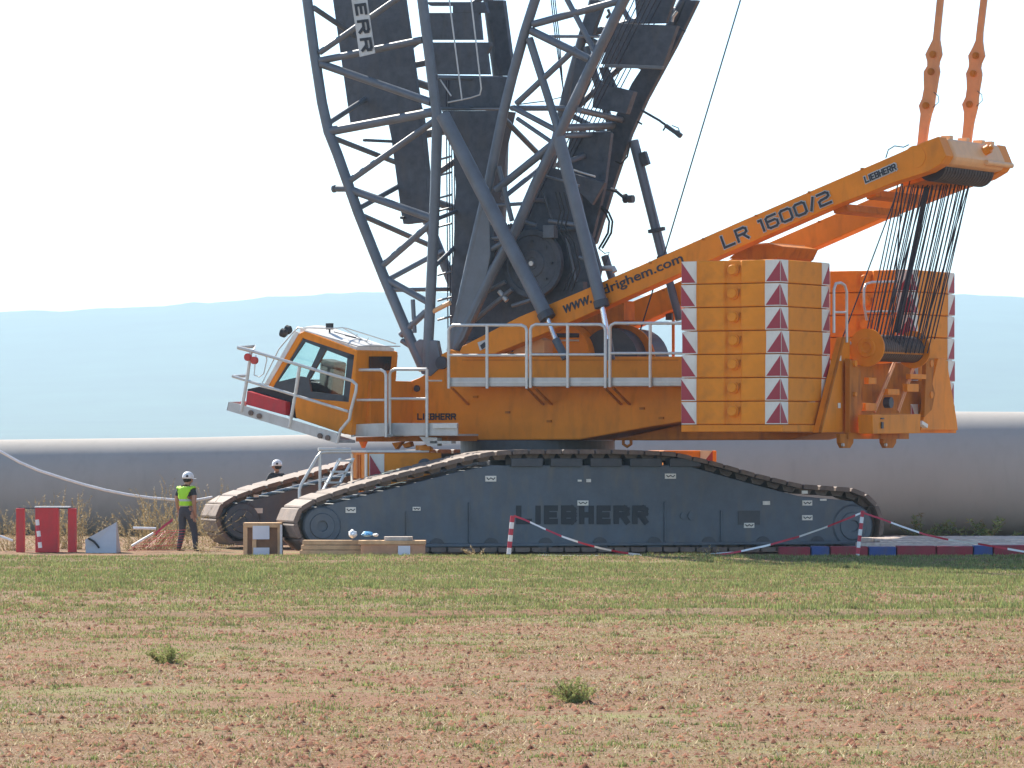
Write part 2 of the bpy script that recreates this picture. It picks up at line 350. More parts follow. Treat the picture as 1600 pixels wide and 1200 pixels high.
def band(x, y):       # how green the field is
    yy = y - .10 * x
    edge = np.clip((yy + 29) / 9, 0, 1) * 1.1                                    # the green belt beside the crane pad
    rut_shade = np.exp(-((y + 36.5 - .16 * x) / 2.6) ** 2) * np.clip((x + 6) / 6, 0, 1)  # greener strip along the rut imitates a band of cast shadow
    patch = npnoise(x * .8 + y * .25, y, .22, 3) * .5 + npnoise(x * .8 - y * .3, y, .8, 4) * .3 + npnoise(x, y, 2.6, 12) * .2
    return np.clip(edge * (.60 + .7 * npnoise(x, y, .5, 6)) * np.clip((x + 15) / 8, .45, 1) + rut_shade * 1.1 + np.clip((patch - .36) * 2.6, 0, 1) * .85 + .15, 0, 1)
def grass():
    n = 1000000; x, y = scatter(n, -70, -3.2, .85); g = band(x, y)
    keep = rng.random(n) < g ** 1.3 * (.35 + .65 * npnoise(x, y, 2.3, 8)); x, y, g = x[keep], y[keep], g[keep]
    tx, ty = scatter(2000, -69, -5, 1.0); sz = .35 + 1.2 * rng.random(2000) ** 3; cnt = (14 + 40 * sz).astype(int)      # ragged tufts of weeds
    tx, ty, ts = np.repeat(tx, cnt), np.repeat(ty, cnt), np.repeat(sz, cnt); m_ = len(tx)
    x = np.concatenate([x, tx + rng.normal(0, .05, m_) * ts * 1.3]); y = np.concatenate([y, ty + rng.normal(0, .05, m_) * ts]); g = np.concatenate([g, np.full(m_, .9)])
    tall = np.concatenate([np.ones(len(x) - m_), .8 + .45 * ts]); n = len(x)
    P = np.stack([x, y, gzv(x, y) - .01], 1); d, a = rot_vec(n, 0, 1.0)
    h = (.030 + .060 * rng.random(n)) * (.7 + .9 * npnoise(x, y, 1.7, 9)) * (.75 + .7 * np.clip((x - 0) / 10, 0, 1) * np.exp(-((y + 35) / 4) ** 2))  # taller at right, where the grass stands in for the shadow band
    h = h * tall * np.clip(.62 + (y + 45) / 40, .55, 1.05)
    A = np.stack([np.cos(a + 1.57), np.sin(a + 1.57), 0 * a], 1) * (.006 + .007 * rng.random(n))[:, None]
    r = rng.random(n); dry = .16 + .25 * (1 - g); pick = np.where(r < dry, 2, np.where(r < dry + .42, 1, 0))
    tag(quads('grass', P, A, d * h[:, None], G, pick), kind='stuff', label='short green grass growing in patches over the stubble field', cat='grass')
    # dry stubble and straw bits everywhere
    n = 400000; x, y = scatter(n, -70, -3.5, 1.15); g = band(x, y); keep = rng.random(n) > np.clip(g * .6 + 1.1 - 2.0 * (.6 * npnoise(x, y * .7, .45, 21) + .4 * npnoise(x, y, 2.1, 22)), 0, .97); x, y = x[keep], y[keep]; n = len(x)
    P = np.stack([x, y, gzv(x, y) + .004], 1); d, a = rot_vec(n, .7, 1.55); big = rng.random(n) ** 3
    h = .015 + .065 * big
    A = np.stack([np.cos(a + 1.57), np.sin(a + 1.57), .5 * (rng.random(n) - .5)], 1) * (.003 + .007 * rng.random(n))[:, None]
    pick = np.where(rng.random(n) < .28, 3, 2)
    tag(quads('straw_litter', P, A, d * h[:, None], G, pick), kind='stuff', label='pale straw and stubble scattered over reddish soil', cat='straw')
    # clods
    n = 80000; x, y = scatter(n, -70, -3.5, 1.25); g = band(x, y); keep = rng.random(n) > g * .8; x, y = x[keep], y[keep]; n = len(x)
    s = (.007 + .030 * rng.random(n) ** 6)[:, None]; C = np.stack([x, y, gzv(x, y) + s[:, 0] * .3], 1)
    ang = rng.random(n) * 6.28; ex = np.stack([np.cos(ang), np.sin(ang), 0 * ang], 1); ey = np.stack([-np.sin(ang), np.cos(ang), 0 * ang], 1); ez = np.array([[0, 0, 1.]])
    V = np.stack([C + ex*s*(1+rng.random((n,1))), C + ey*s*(.7+.6*rng.random((n,1))), C - ex*s, C - ey*s*(.6+.7*rng.random((n,1))), C + ez*s*(.5+.6*rng.random((n,1)))], 1)
    me = bpy.data.meshes.new('soil_clods'); me.vertices.add(n*5); me.vertices.foreach_set('co', V.astype(np.float32).ravel())
    idx = (np.arange(n)[:, None]*5 + np.array([[0,1,4,1,2,4,2,3,4,3,0,4]])).astype(np.int32).ravel()
    me.loops.add(n*12); me.loops.foreach_set('vertex_index', idx); me.polygons.add(n*4)
    me.polygons.foreach_set('loop_start', np.arange(0, n*12, 3, dtype=np.int32)); me.polygons.foreach_set('loop_total', np.full(n*4, 3, np.int32))
    me.polygons.foreach_set('material_index', np.repeat((rng.random(n) < .5).astype(np.int32), 4)); me.update(calc_edges=True)
    me.materials.append(G[4]); me.materials.append(G[5])
    o = bpy.data.objects.new('soil_clods', me); COL.objects.link(o); tag(o, kind='stuff', label='small reddish clods of dry soil', cat='soil')
grass()
def bush(name, px, py, w, h, Y, n, mi, label, cat, group=None, spread=1.0, leaf=.024, droop=.2):
    """stemmed weed: thin stems with small leaves"""
    b = Wd(px, py, Y); b.z = gz(b.x, b.y) if Y < 2 else 0
    k = (Y + D0) / F; w *= k; h *= k; P = []; A = []; B = []; pk = []
    stems = max(5, n // 55)
    for s_ in range(stems):
        ox = random.gauss(0, .28) * w; oy = random.gauss(0, .22) * w; hh = h * random.uniform(.45, 1) * (1 - .45 * min(1, abs(ox) / (w * .5)))
        top = Vector((ox * 1.5 + random.gauss(0, .1) * w, oy * 1.5, hh)); bot = Vector((ox * .5, oy * .5, 0))
        steps = 7; prev = bot
        for i in range(1, steps + 1):
            t = i / steps; p = bot.lerp(top, t) + Vector((random.gauss(0, .02) * w, 0, -.1 * h * t * t * droop))
            P.append(prev); A.append(Vector((.006 + .006 * (1 - t), 0, 0))); B.append(p - prev); pk.append(mi[0])
            for _ in range(n // stems // steps + 1):
                q = prev.lerp(p, random.random()); d = Vector((random.gauss(0, 1), random.gauss(0, 1), random.gauss(.5, .7))).normalized()
                l = leaf * random.uniform(.5, 1.5); sd_ = d.cross(Vector((random.gauss(0, 1), random.gauss(0, 1), random.gauss(0, 1)))).normalized() * l * .28
                l_ = l; P.append(q + d * l * .3); A.append(sd_ * .8); B.append(d * l * 1.5); pk.append(random.choice(mi))
            prev = p
    o = quads(name, np.array(P), np.array(A), np.array(B), G, np.array(pk)); o.location = (b.x, b.y, b.z); return tag(o, label, cat, group)
DRY = [2, 2, 3]
for i, (px, py, w, h, Y, n, lab) in enumerate([
    (232, 850, 110, 98, 4, 3600, 'dry tan weed bush left of the man in the yellow vest'),
    (262, 850, 130, 124, 5, 5200, 'tallest dry tan weed behind the man in the yellow vest'),
    (345, 850, 110, 118, 7.5, 3400, 'dry tan weed rising behind the front end of the far crawler'),
    (85, 850, 110, 108, 5, 3200, 'tall dry tan weed behind the red steel stand'),
    (125, 852, 90, 98, 4.4, 2600, 'dry weed between the red stand and the grey pointed cover'),
    (15, 853, 80, 74, 3.4, 2200, 'dry low weed at the left edge left of the red stand'),
    (200, 856, 60, 44, 2.5, 900, 'low dry weed just right of the grey pointed cover'),
    (318, 858, 50, 26, .6, 600, 'low dry weed in front of the far crawler front'),
    (745, 866, 40, 20, -3.6, 420, 'small dry grass tuft left of the leaning barrier post'),
    (1112, 872, 26, 24, -4.4, 300, 'small dry tuft beside the white scrap on the field edge')]):
    bush('dry_weed', px, py, w, h, Y, n, DRY, lab, 'weed', 'dry weeds along the field edge')
bush('green_weed', 262, 1030, 52, 34, -50.4, 1300, [1, 1, 2], 'darker green weed standing alone at left in the foreground', 'weed', 'green weeds in the field', leaf=.022, droop=0)
bush('green_weed', 903, 1100, 60, 44, -58.4, 1700, [1, 1, 2, 1], 'lighter green weed with yellow tips in the centre foreground', 'weed', 'green weeds in the field', leaf=.022, droop=0)
for i, (px, w, h, n) in enumerate([(1440, 90, 44, 500), (1540, 110, 38, 600)]):
    bush('green_brush', px, 838, w, h, 19, n, [0, 2, 1], ['low scrub under the big grey tube right of the crawler', 'low scrub under the big grey tube at the right edge'][i], 'shrub', 'scrub under the grey tube', leaf=.07)

# ------------------------------------------------------------------ big grey tower tube lying behind
def tube_section():
    pts = []; rs = []
    def ax(px, top, bot, Y):
        a = Wd(px, top, Y); b = Wd(px, bot, Y); return (a + b) / 2, (a.z - b.z) / 2
    keys = [(-160, 690, 846, 24), (0, 687, 842, 23.5), (300, 683.5, 842, 23), (530, 678, 841, 22.7), (1000, 661, 840, 22), (1490, 643, 838, 21), (1600, 643.5, 838, 21), (1760, 645, 838, 21)]
    mb = MB()
    for k in keys: c, r = ax(*k); pts.append(c); rs.append(r)
    mb.tube(pts, rs, 72)
    o = put('tower_tube', mb, 'pipe'); tag(o, 'huge smooth light grey steel tube lying behind the orange crane', 'tube')
    for i in (0, -1):
        f = MB(); d = (pts[1] - pts[0]).normalized() if i == 0 else (pts[-1] - pts[-2]).normalized()
        f.lathe(pts[i] - d * .06, d, [(0, rs[i] + .05), (.12, rs[i] + .05)], 72); put('flange', f, 'toe', o)
tube_section()

# ================================================================== THE CRANE
crane = empty('crawler_crane', (OX, OY, 0))
crane['label'] = 'giant orange crawler crane with dark lattice booms, cab at left'; crane['category'] = 'crane'
def sp(name, mb, m, parent=None, bevel=0): return put(name, mb, m, parent or crane, None if parent else SF, bevel)
def up_(name, mb, m, parent=None, bevel=0): return put(name, mb, m, parent or crane, None if parent else UF, bevel)
def poly(fr, pts, v): return [fr.P(x, y, v) for x, y in pts]
def slab_(mb, fr, pts, v, w): return mb.prism(poly(fr, pts, v), (0, w, 0))   # outline in plane v, swept w away from the camera
def tubes(fr, pts, v, wpx, n=10):
    p = [fr.P(x, y, (v[i] if isinstance(v, (list, tuple)) else v)) for i, (x, y) in enumerate(pts)]
    return MB().tube(p, wpx * PX / 2, n)

# ---- crawlers
GAUGE, PADW = 7.2, 1.5
VN = -(GAUGE + PADW) / 2                              # outer side plane of the near crawler
outline = [(486, 862), (462, 838), (458, 815), (466, 795), (486, 782), (530, 766), (620, 741), (720, 716), (765, 706), (820, 703), (960, 703), (1050, 706),
           (1110, 720), (1180, 740), (1250, 757), (1335, 763), (1362, 775), (1378, 798), (1383, 822), (1376, 846), (1358, 861)]
def offs(ring, d):
    out = []; n = len(ring)
    for i in range(n):
        a, b, c = ring[i-1], ring[i], ring[(i+1) % n]
        t = Vector((c[0]-a[0], c[1]-a[1])).normalized(); out.append((b[0] - t.y * d, b[1] + t.x * d))
    return out
ring0 = [(T(x, y, VN).x, T(x, y, VN).z) for x, y in outline]          # closed belt line, clockwise seen from the camera
def crawler(vo, near):
    """vo: lateral coordinate of the side that faces the camera"""
    w = PADW; body = MB(); sg = 1
    inner = [(T(x, y, VN).x, T(x, y, VN).z) for x, y in [(500, 850), (486, 835), (482, 812), (492, 797), (530, 785), (620, 762), (720, 737), (770, 727), (1075, 727), (1110, 737), (1180, 757), (1250, 775), (1335, 783), (1352, 795), (1360, 820), (1352, 842), (1335, 850)]]
    body.prism([(x, vo + .12, z) for x, z in inner], (0, w - .24, 0))
    # recessed lower skirt, horizontal weld ledge and vertical stiffeners
    zb = T(900, 852, VN).z
    body.box((T(515, 0, VN).x, vo + .06, zb - .02), (T(1340, 0, VN).x, vo + .13, zb + .05))
    for px in (636, 734, 1040, 1128): x = T(px, 0, VN).x; body.box((x, vo + .075, zb + .06), (x + .035, vo + .13, zb + (.95 if px in (734, 1040) else .75)))
    o = up_('crawler', body, 'frame', bevel=.02)
    o['label'] = 'near crawler' if near else 'far crawler'
    # belt of pads
    P2 = [Vector((a, b)) for a, b in ring0] + [Vector(ring0[0])]; L = [0]
    for i in range(len(P2) - 1): L.append(L[-1] + (P2[i+1] - P2[i]).length)
    def at(s):
        s %= L[-1]
        for i in range(len(L) - 1):
            if s <= L[i+1]:
                t = (s - L[i]) / (L[i+1] - L[i]); return P2[i].lerp(P2[i+1], t)
        return P2[-1]
    n = 76; step = L[-1] / n; tr = MB()
    cx = sum(p.x for p in P2) / len(P2); cz = sum(p.y for p in P2) / len(P2)
    for i in range(n):
        a = at(i * step + .02); b = at((i + 1) * step - .025); t = (b - a).normalized(); nrm = Vector((-t.y, t.x))
        if nrm.dot((a + b) / 2 - Vector((cx, cz))) < 0: nrm = -nrm
        th = .085; q = [a - nrm * th, b - nrm * th, b, b - nrm * .0, a]
        jit = random.uniform(-.012, .012); e = nrm * .020
        prof = [a - nrm * th, b - nrm * th, b - nrm * .012, b.lerp(a, .08) + e * .5, b.lerp(a, .9) + e * .5, a - nrm * .012]
        tr.prism([(p.x, vo + jit, p.y) for p in prof], (0, w, 0))
        c2 = (a + b) / 2 - nrm * th                                    # link inside the belt
        tr.prism([(p.x, vo + .35, p.y) for p in (a - nrm*th, b - nrm*th, b.lerp(a, .2) - nrm*(th+.11), a.lerp(b, .2) - nrm*(th+.11))], (0, .8, 0))
    up_('track', tr, 'track', o)
    # idler / drive wheel discs at both ends
    for px, py, rp in ((505, 822, 30), (1335, 822, 34)):
        c = T(px, py, VN); wh = MB(); r = rp * PX
        wh.lathe((c.x, vo + .10, c.z), (0, 1, 0), [(.0, r * .25), (-.05, r * .28), (-.05, r * .62), (-.02, r * .66), (-.02, r * .92), (.02, r), (.2, r)], 36)
        up_('idler_wheel', wh, 'frame', o)
    for i in range(9):
        c = T(600 + i * 85, 852, VN); wh = MB(); wh.cyl((c.x, vo + .3, .19), (0, 1, 0), .17, .4, 20); up_('track_roller', wh, 'dark', o)
    for px in range(800, 1060, 62):
        c = T(px, 722, VN); wh = MB(); wh.box((c.x, vo + .05, c.z - .10), (c.x + .72, vo + .5, c.z + .08)); up_('roller_guard', wh, 'dark', o, .01)
    if near:
        st = [(394, 0, 0, 0)] and [(550, 797, 16, 9), (653, 795, 12, 6), (769, 748, 17, 9), (913, 786, 17, 8), (908, 751, 6, 3), (1050, 744, 17, 8), (922, 751, 7, 5),
              (1200, 786, 11, 6), (1264, 786, 15, 8), (1264, 809, 16, 8), (1173, 821, 16, 8), (1260, 769, 9, 5), (1289, 781, 10, 3)]
        for px, py, w_, h_ in st:
            a = T(px - w_/2, py + h_/2, vo); b = T(px + w_/2, py - h_/2, vo); m_ = MB(); m_.box((a.x, vo + .095, a.z), (b.x, vo + .119, b.z)); q = up_('sticker', m_, 'white', o)
            if w_ > 11:
                m2 = MB(); ww = b.x - a.x; hh = b.z - a.z
                m2.tube([(a.x + ww*.12, vo + .09, b.z - hh*.3), (a.x + ww*.28, vo + .09, a.z + hh*.35), (a.x + ww*.5, vo + .09, b.z - hh*.35), (a.x + ww*.72, vo + .09, a.z + hh*.35), (a.x + ww*.88, vo + .09, b.z - hh*.3)], .011, 6)
                up_('pictogram', m2, 'letter', q)
        strokes('lettering', 'LIEBHERR', T(813, 815, vo) + Vector((0, .118, 0)), T(1011, 815, vo) + Vector((0, .118, 0)), T(813, 794, vo) + Vector((0, .118, 0)), 'letter_soft', o, .42, .46)
        a = T(1156, 820, vo); b = T(1190, 798, vo); m_ = MB(); m_.box((a.x, vo + .10, a.z), (b.x, vo + .119, b.z)); up_('recess_panel', m_, 'dark', o)
        for px in (1084, 1070): 
            c = T(px, 806, vo); m_ = MB(); m_.cyl((c.x, vo + .11, c.z), (0, 1, 0), .07 if px == 1070 else .10, .05); up_('bolt_cover', m_, 'frame', o)
    else:
        for px, py, w_, h_ in ((404, 798, 16, 8), (402, 775, 8, 4)):
            a = T(px - w_/2, py + h_/2, vo); b = T(px + w_/2, py - h_/2, vo); m_ = MB(); m_.box((a.x, vo + .095, a.z), (b.x, vo + .119, b.z)); up_('sticker', m_, 'white', o)
    return o
crawler(VN, True); crawler(-VN - PADW, False)

# ---- undercarriage centre
cb = MB(); cb.box((-2.0, -2.9, 1.15), (2.0, 2.9, 2.05)); cb.prism([(-2.9, -1.5, 1.2), (-2.0, -2.2, 1.2), (-2.0, 2.2, 1.2), (-2.9, 1.5, 1.2)], (0, 0, .7)); cb.prism([(2.0, -2.2, 1.2), (2.9, -1.5, 1.2), (2.9, 1.5, 1.2), (2.0, 2.2, 1.2)], (0, 0, .7))
up_('carbody', cb, 'dark', bevel=.04)
sl = MB(); zt = S(835, 688, 0).z; sl.cyl((0, 0, (zt + 2.05) / 2), (0, 0, 1), 1.75, zt - 2.05, 64); sl.cyl((0, 0, 2.09), (0, 0, 1), 1.95, .07, 64)
for k in range(40): a = k * math.pi / 20; sl.cyl((1.87 * math.cos(a), 1.87 * math.sin(a), 2.15), (0, 0, 1), .03, .07, 6)
sp('slewing_ring', sl, 'dark')
# central ballast, front
VB = -1.3
bl = MB(); a = T(574, 775, VB); b = T(690, 707, VB)
ym = VB + 1.35; body = MB()
body.box((a.x, VB, a.z - .6), (b.x, ym, T(600, 749, VB).z - .012)); body.box((a.x, VB, T(600, 749, VB).z + .012), (b.x, ym, b.z))
bo = up_('central_ballast', body, 'slab', bevel=.02)
for v0, vs_ in (((VB, VB + .16), 1), ((ym - .16, ym), 1)):
    q = MB(); q.box((a.x - .02, v0[0], a.z - .5), (a.x + .0, v0[1], b.z - .03)); up_('edge_marking', q, 'white', bo)
gr = MB(); gr.box((a.x - .03, (VB + ym) / 2 - .14, a.z - .5), (a.x, (VB + ym) / 2 - .05, b.z - .05)); gr.box((a.x - .03, (VB + ym) / 2 + .05, a.z - .5), (a.x, (VB + ym) / 2 + .14, b.z - .05)); up_('rib', gr, 'orange_deep', bo)
for (y0, y1) in ((709, 746), (749, 775)):
    q = MB(); p0 = T(577, y1, VB); p1 = T(600, y0, VB); q.box((p0.x, VB - .02, p0.z), (p1.x, VB - .001, p1.z)); ps = up_('marking_panel', q, 'white', bo)
    t = MB(); t.prism([(p0.x + .01, VB - .028, p0.z), (p1.x - .01, VB - .028, p0.z), (p0.x + .01, VB - .028, p1.z - .03)], (0, .006, 0)); up_('red_triangle', t, 'red', ps)
q = MB(); c = T(663, 727, VB); q.cyl((c.x, VB - .03, c.z), (0, 1, 0), .15, .1); up_('round_cover', q, 'frame', bo)
q = MB(); q.box((a.x - .05, VB - .05, b.z), (b.x - .3, ym + .05, b.z + .05)); up_('cover_plate', q, 'roof', bo, .01)
q = MB(); q.box((T(655, 0, VB).x, VB - .1, b.z + .05), (T(670, 0, VB).x, VB + .3, b.z + .16)); q.tube([T(657, 700, VB), T(667, 697, VB), T(675, 703, VB)], .05); up_('lifting_lug', q, 'orange', bo)
# rear ballast, only its top shows
rb = MB(); a = T(1030, 740, -.6); b = T(1113, 704, -.6); rb.box((a.x, -.9, a.z), (b.x, .6, b.z)); ro = up_('rear_ballast', rb, 'slab', bevel=.02)
q = MB(); p0 = T(1094, 722, -.9); p1 = T(1113, 704, -.9); q.box((p0.x, -.92, p0.z), (p1.x, -.901, p1.z)); ps = up_('marking_panel', q, 'white', ro)
t = MB(); t.prism([(p0.x + .08, -.927, p0.z), (p1.x, -.927, p0.z), (p1.x, -.927, p1.z)], (0, .005, 0)); up_('red_triangle', t, 'red', ps)
q = MB(); p0 = T(1072, 738, VN + .6); q.prism([T(1055, 720, VN + .3), T(1080, 730, VN + .3), T(1080, 738, VN + .3), T(1066, 736, VN + .3)], (0, .06, 0)); up_('stop_bracket', q, 'orange_deep')
# access ladder and handrails between the tracks
VL = -2.2
lad = MB()
for dx in (0, 20):
    lad.bar(T(486 + dx, 800, VL), T(532 + dx, 716, VL), .03, .16, (0, 1, 0))
lo = up_('access_ladder', lad, 'toe')
for i in range(5):
    y = 720 + i * 17; x = 529 - (y - 718) * .55; q = MB(); q.bar(T(x, y, VL), T(x + 22, y, VL), .30, .04); up_('step', q, 'toe', lo)
for nm, pts in (('handrail', [(468, 790), (468, 765), (472, 755), (495, 715), (502, 707), (510, 706), (548, 706)]), ('handrail', [(500, 780), (500, 708)]), ('handrail', [(497, 702), (548, 702)])):
    up_(nm, tubes(UF, pts, VL - .3, 5), 'rail')

# ---- superstructure body
VS = -1.55
hb = MB()
slab_(hb, SF, [(640, 596), (655, 590), (672, 580), (682, 566), (690, 553), (704, 546), (716, 550), (722, 557), (1120, 557), (1120, 655), (1066, 659), (1010, 668), (905, 687), (700, 688), (650, 684), (640, 670)], VS, 3.1)
house = sp('machine_house', hb, 'orange', bevel=.03)
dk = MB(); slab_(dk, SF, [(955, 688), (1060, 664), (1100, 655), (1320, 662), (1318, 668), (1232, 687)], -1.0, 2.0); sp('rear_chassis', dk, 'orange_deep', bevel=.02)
q = MB(); c = S(980, 690, -1.0); q.lathe((c.x, -1.02, c.z), (0, 1, 0), [(0, .10), (0, .14), (.06, .14), (.06, .10)], 20)
sp('tie_down_lug', MB().tube([S(974, 687, -1.0), S(974, 694, -1.0), S(980, 698, -1.0), S(986, 694, -1.0), S(986, 687, -1.0)], .035), 'orange_deep')
c = S(692, 567, VS); q = MB(); q.cyl((c.x, VS - .03, c.z), (0, 1, 0), .145, .12, 32); sp('boom_foot_pin', q, 'dark', house)
c = S(652, 607, VS); q = MB(); q.cyl((c.x, VS - .01, c.z), (0, 1, 0), .075, .06, 24); sp('pin_hole', q, 'dark', house)
for y in (562, 596):
    q = MB(); slab_(q, SF, [(722, y), (1060, y), (1060, y + 1.2), (722, y + 1.2)], VS - .012, .02); sp('weld_seam', q, 'orange_deep', house)
strokes('lettering', 'LIEBHERR', S(653, 655, VS - .002), S(712, 655, VS - .002), S(653, 647, VS - .002), 'letter', house, .28, .30)
for i, x in enumerate((706, 823, 836, 945, 958)):
    q = MB(); q.bar(S(x, 606, VS - .9), S(x + 26, 632, VS - .02), .05, .04, (0, 1, 0)); sp('walkway_brace', q, 'orange_deep', house)
for x, y in ((790, 646), (855, 660), (1000, 640), (1030, 655), (740, 622)):
    q = MB(); c = S(x, y, VS); q.box((c.x, VS - .03, c.z), (c.x + .12, VS + .02, c.z + .05)); sp('small_bracket', q, 'orange_deep', house)
# engine deck clutter seen behind the rails
q = MB(); c = S(895, 560, 0); q.cyl((c.x + .1, -.35, c.z), (0, 1, 0), .78, .9, 36); wd = sp('winch_housing', q, 'orange', house)
q = MB(); c = S(977, 565, .2); q.cyl((c.x, 0.2, c.z + .02), (0, 1, 0), .72, 1.5, 36); sp('hoist_drum', q, 'dark')
q = MB(); c = S(977, 565, -.0); q.cyl((c.x, -.08, c.z + .02), (0, 1, 0), .80, .06, 36); sp('drum_flange', q, 'orange_deep', None)
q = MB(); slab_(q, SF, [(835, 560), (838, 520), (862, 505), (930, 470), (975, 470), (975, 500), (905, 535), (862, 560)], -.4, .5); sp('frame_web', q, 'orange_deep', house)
q = MB(); slab_(q, SF, [(800, 552), (805, 540), (838, 527), (850, 532), (850, 552)], -1.2, .8); sp('hatch', q, 'amber', house, .02)
q = tubes(SF, [(868, 524), (905, 524)], -.8, 7); sp('filter_pipe', q, 'dark', house)
q = tubes(SF, [(868, 532), (905, 532)], -.8, 3); sp('filter_pipe', q, 'rail', house)

# ---- front body below the boom feet
fb = MB(); slab_(fb, SF, [(551, 602), (579, 594), (579, 664), (551, 664)], -3.35, 1.8); pb = sp('power_box', fb, 'orange', bevel=.02)
lw = MB(); slab_(lw, SF, [(556, 683), (556, 690), (700, 689), (700, 680)], -2.9, 1.3); sp('front_cross_beam', lw, 'orange_deep')
for pts in ([(560, 688), (565, 700), (570, 688)], [(612, 692), (618, 702), (628, 690)], [(628, 694), (640, 690), (642, 697), (632, 700)]):
    q = MB(); slab_(q, SF, pts, -2.6, .15); sp('lug', q, 'orange')
# lower walkway beside the cab
lwk = MB(); slab_(lwk, SF, [(603, 661), (715, 661), (715, 680), (603, 680)], -3.4, .03); slab_(lwk, SF, [(603, 678), (715, 678), (715, 681), (603, 681)], -3.37, .9)
lk = sp('lower_walkway', lwk, 'toe')
q = MB(); slab_(q, SF, [(552, 663), (602, 661), (602, 681), (552, 682)], -3.75, .03); slab_(q, SF, [(552, 678), (602, 678), (602, 682), (552, 682)], -3.72, .8); sp('toe_board', q, 'toe', lk)
q = MB(); slab_(q, SF, [(676, 662), (714, 662), (714, 669), (676, 669)], -3.46, .03); sp('name_plate', q, 'rail', lk)
for pts in ([(655, 682), (668, 697), (683, 697), (683, 684)], [(672, 689), (705, 689), (705, 693), (672, 693)]):
    q = MB(); slab_(q, SF, pts, -3.3, .2); sp('support_bracket', q, 'toe', lk)
def railset(v, x0, x1, ytop, ymid, ybot, posts=(), left=True, right=True, w=5, parent=None, r=8):
    pts = []
    if left: pts += [(x0, ybot), (x0, ytop + r), (x0 + 2, ytop + 3), (x0 + r, ytop)]
    else: pts += [(x0, ytop)]
    if right: pts += [(x1 - r, ytop), (x1 - 2, ytop + 3), (x1, ytop + r), (x1, ybot)]
    else: pts += [(x1, ytop)]
    o = sp('railing', tubes(SF, pts, v, w), 'rail', parent)
    sp('mid_rail', tubes(SF, [(x0, ymid), (x1, ymid)], v, w - .8), 'rail', o)
    for x in posts: sp('post', tubes(SF, [(x, ytop), (x, ybot)], v, w), 'rail', o)
    return o
railset(-3.8, 551, 603, 578, 625, 683)
railset(-3.45, 609, 667, 577, 623, 683, right=False, posts=(667,))
for a in ([(700, 582), (668, 590)],):
    sp('mid_rail', tubes(SF, [(667, 595), (690, 595)], [-3.45, -2.9], 2.5), 'rail')
# main walkway
wk = MB(); slab_(wk, SF, [(701, 590), (1075, 590), (1075, 602), (701, 603)], -2.55, .025); slab_(wk, SF, [(701, 600), (1075, 600), (1075, 603), (701, 604)], -2.52, .97)
wo = sp('walkway', wk, 'toe')
q = MB(); slab_(q, SF, [(701, 596.2), (1075, 596.0), (1075, 597.6), (701, 598)], -2.565, .012); sp('toe_board_rib', q, 'rail', wo)
railset(-2.6, 701, 823, 508, 555, 607, posts=(761,)); railset(-2.6, 829, 946, 507, 554, 606, posts=(887,)); railset(-2.6, 953, 1078, 505, 552, 605, right=False, posts=(1016,))

# ---- operator's cab
VC = -3.95; CW = 1.75
cabm = MB()
slab_(cabm, SF, [(458, 619), (500, 624), (545, 628), (539, 679), (462, 653)], VC, CW)                       # lower body
slab_(cabm, SF, [(553, 552), (558, 550), (548, 680), (538, 678), (545, 620)], VC, CW)                      # rear wall
slab_(cabm, SF, [(467, 521), (476, 517), (558, 548), (556, 556), (474, 529)], VC, CW)                      # roof slab
for v in (VC, VC + CW - .1):
    slab_(cabm, SF, [(417, 604), (466, 521), (474, 526), (425, 607)], v, .1)                               # A pillars
cab = sp('operator_cab', cabm, 'orange', bevel=.025)
fr = MB()
for v in (VC + .02, VC + CW - .08):
    slab_(fr, SF, [(474, 529), (480, 528), (432, 598), (424, 607)], v, .06)
    slab_(fr, SF, [(502, 539), (512, 542), (484, 592), (479, 589)], v, .06)
    slab_(fr, SF, [(470, 526), (556, 553), (554, 564), (476, 534)], v, .06)
    slab_(fr, SF, [(543, 556), (556, 553), (546, 628), (536, 626)], v, .06)
    slab_(fr, SF, [(424, 607), (432, 597), (470, 588), (482, 590), (486, 612), (540, 618), (545, 629), (458, 620)], v, .06)
sp('window_frame', fr, 'dark', cab)
nose = MB(); slab_(nose, SF, [(386, 608), (404, 604), (458, 617), (462, 654), (445, 648), (443, 628), (387, 612)], VC + .1, CW - .2); sp('cab_nose', nose, 'black', cab, .01)
q = MB(); slab_(q, SF, [(386, 611), (446, 628), (446, 649), (384, 632)], VC - .1, 1.0); sp('red_toolbox', q, 'redpaint', cab, .01)
for v, nm in ((VC + .05, 'window'), (VC + CW - .06, 'window')):
    q = MB(); slab_(q, SF, [(474, 530), (503, 540), (483, 590), (432, 598)], v, .012); sp(nm, q, 'glass', cab)
    q = MB(); slab_(q, SF, [(511, 543), (546, 554), (538, 620), (486, 592)], v, .012); sp(nm, q, 'glass', cab)
q = MB(); a0, a1 = S(420, 603, VC + .1), S(468, 524, VC + .1); q.hexa([a0, a1, a1 + Vector((.012, 0, 0)), a0 + Vector((.012, 0, 0))], [p + Vector((0, CW - .2, 0)) for p in (a0, a1, a1 + Vector((.012, 0, 0)), a0 + Vector((.012, 0, 0)))]); sp('windscreen', q, 'glass', cab)
q = MB(); slab_(q, SF, [(411, 604), (461, 517), (467, 520), (417, 606)], VC - .02, .05); sp('white_pillar_trim', q, 'roof', cab)
q = tubes(SF, [(414, 600), (409, 600), (436, 545), (458, 519), (465, 512), (478, 514)], VC - .1, 2.2); sp('guard_rail', q, 'rail', cab)
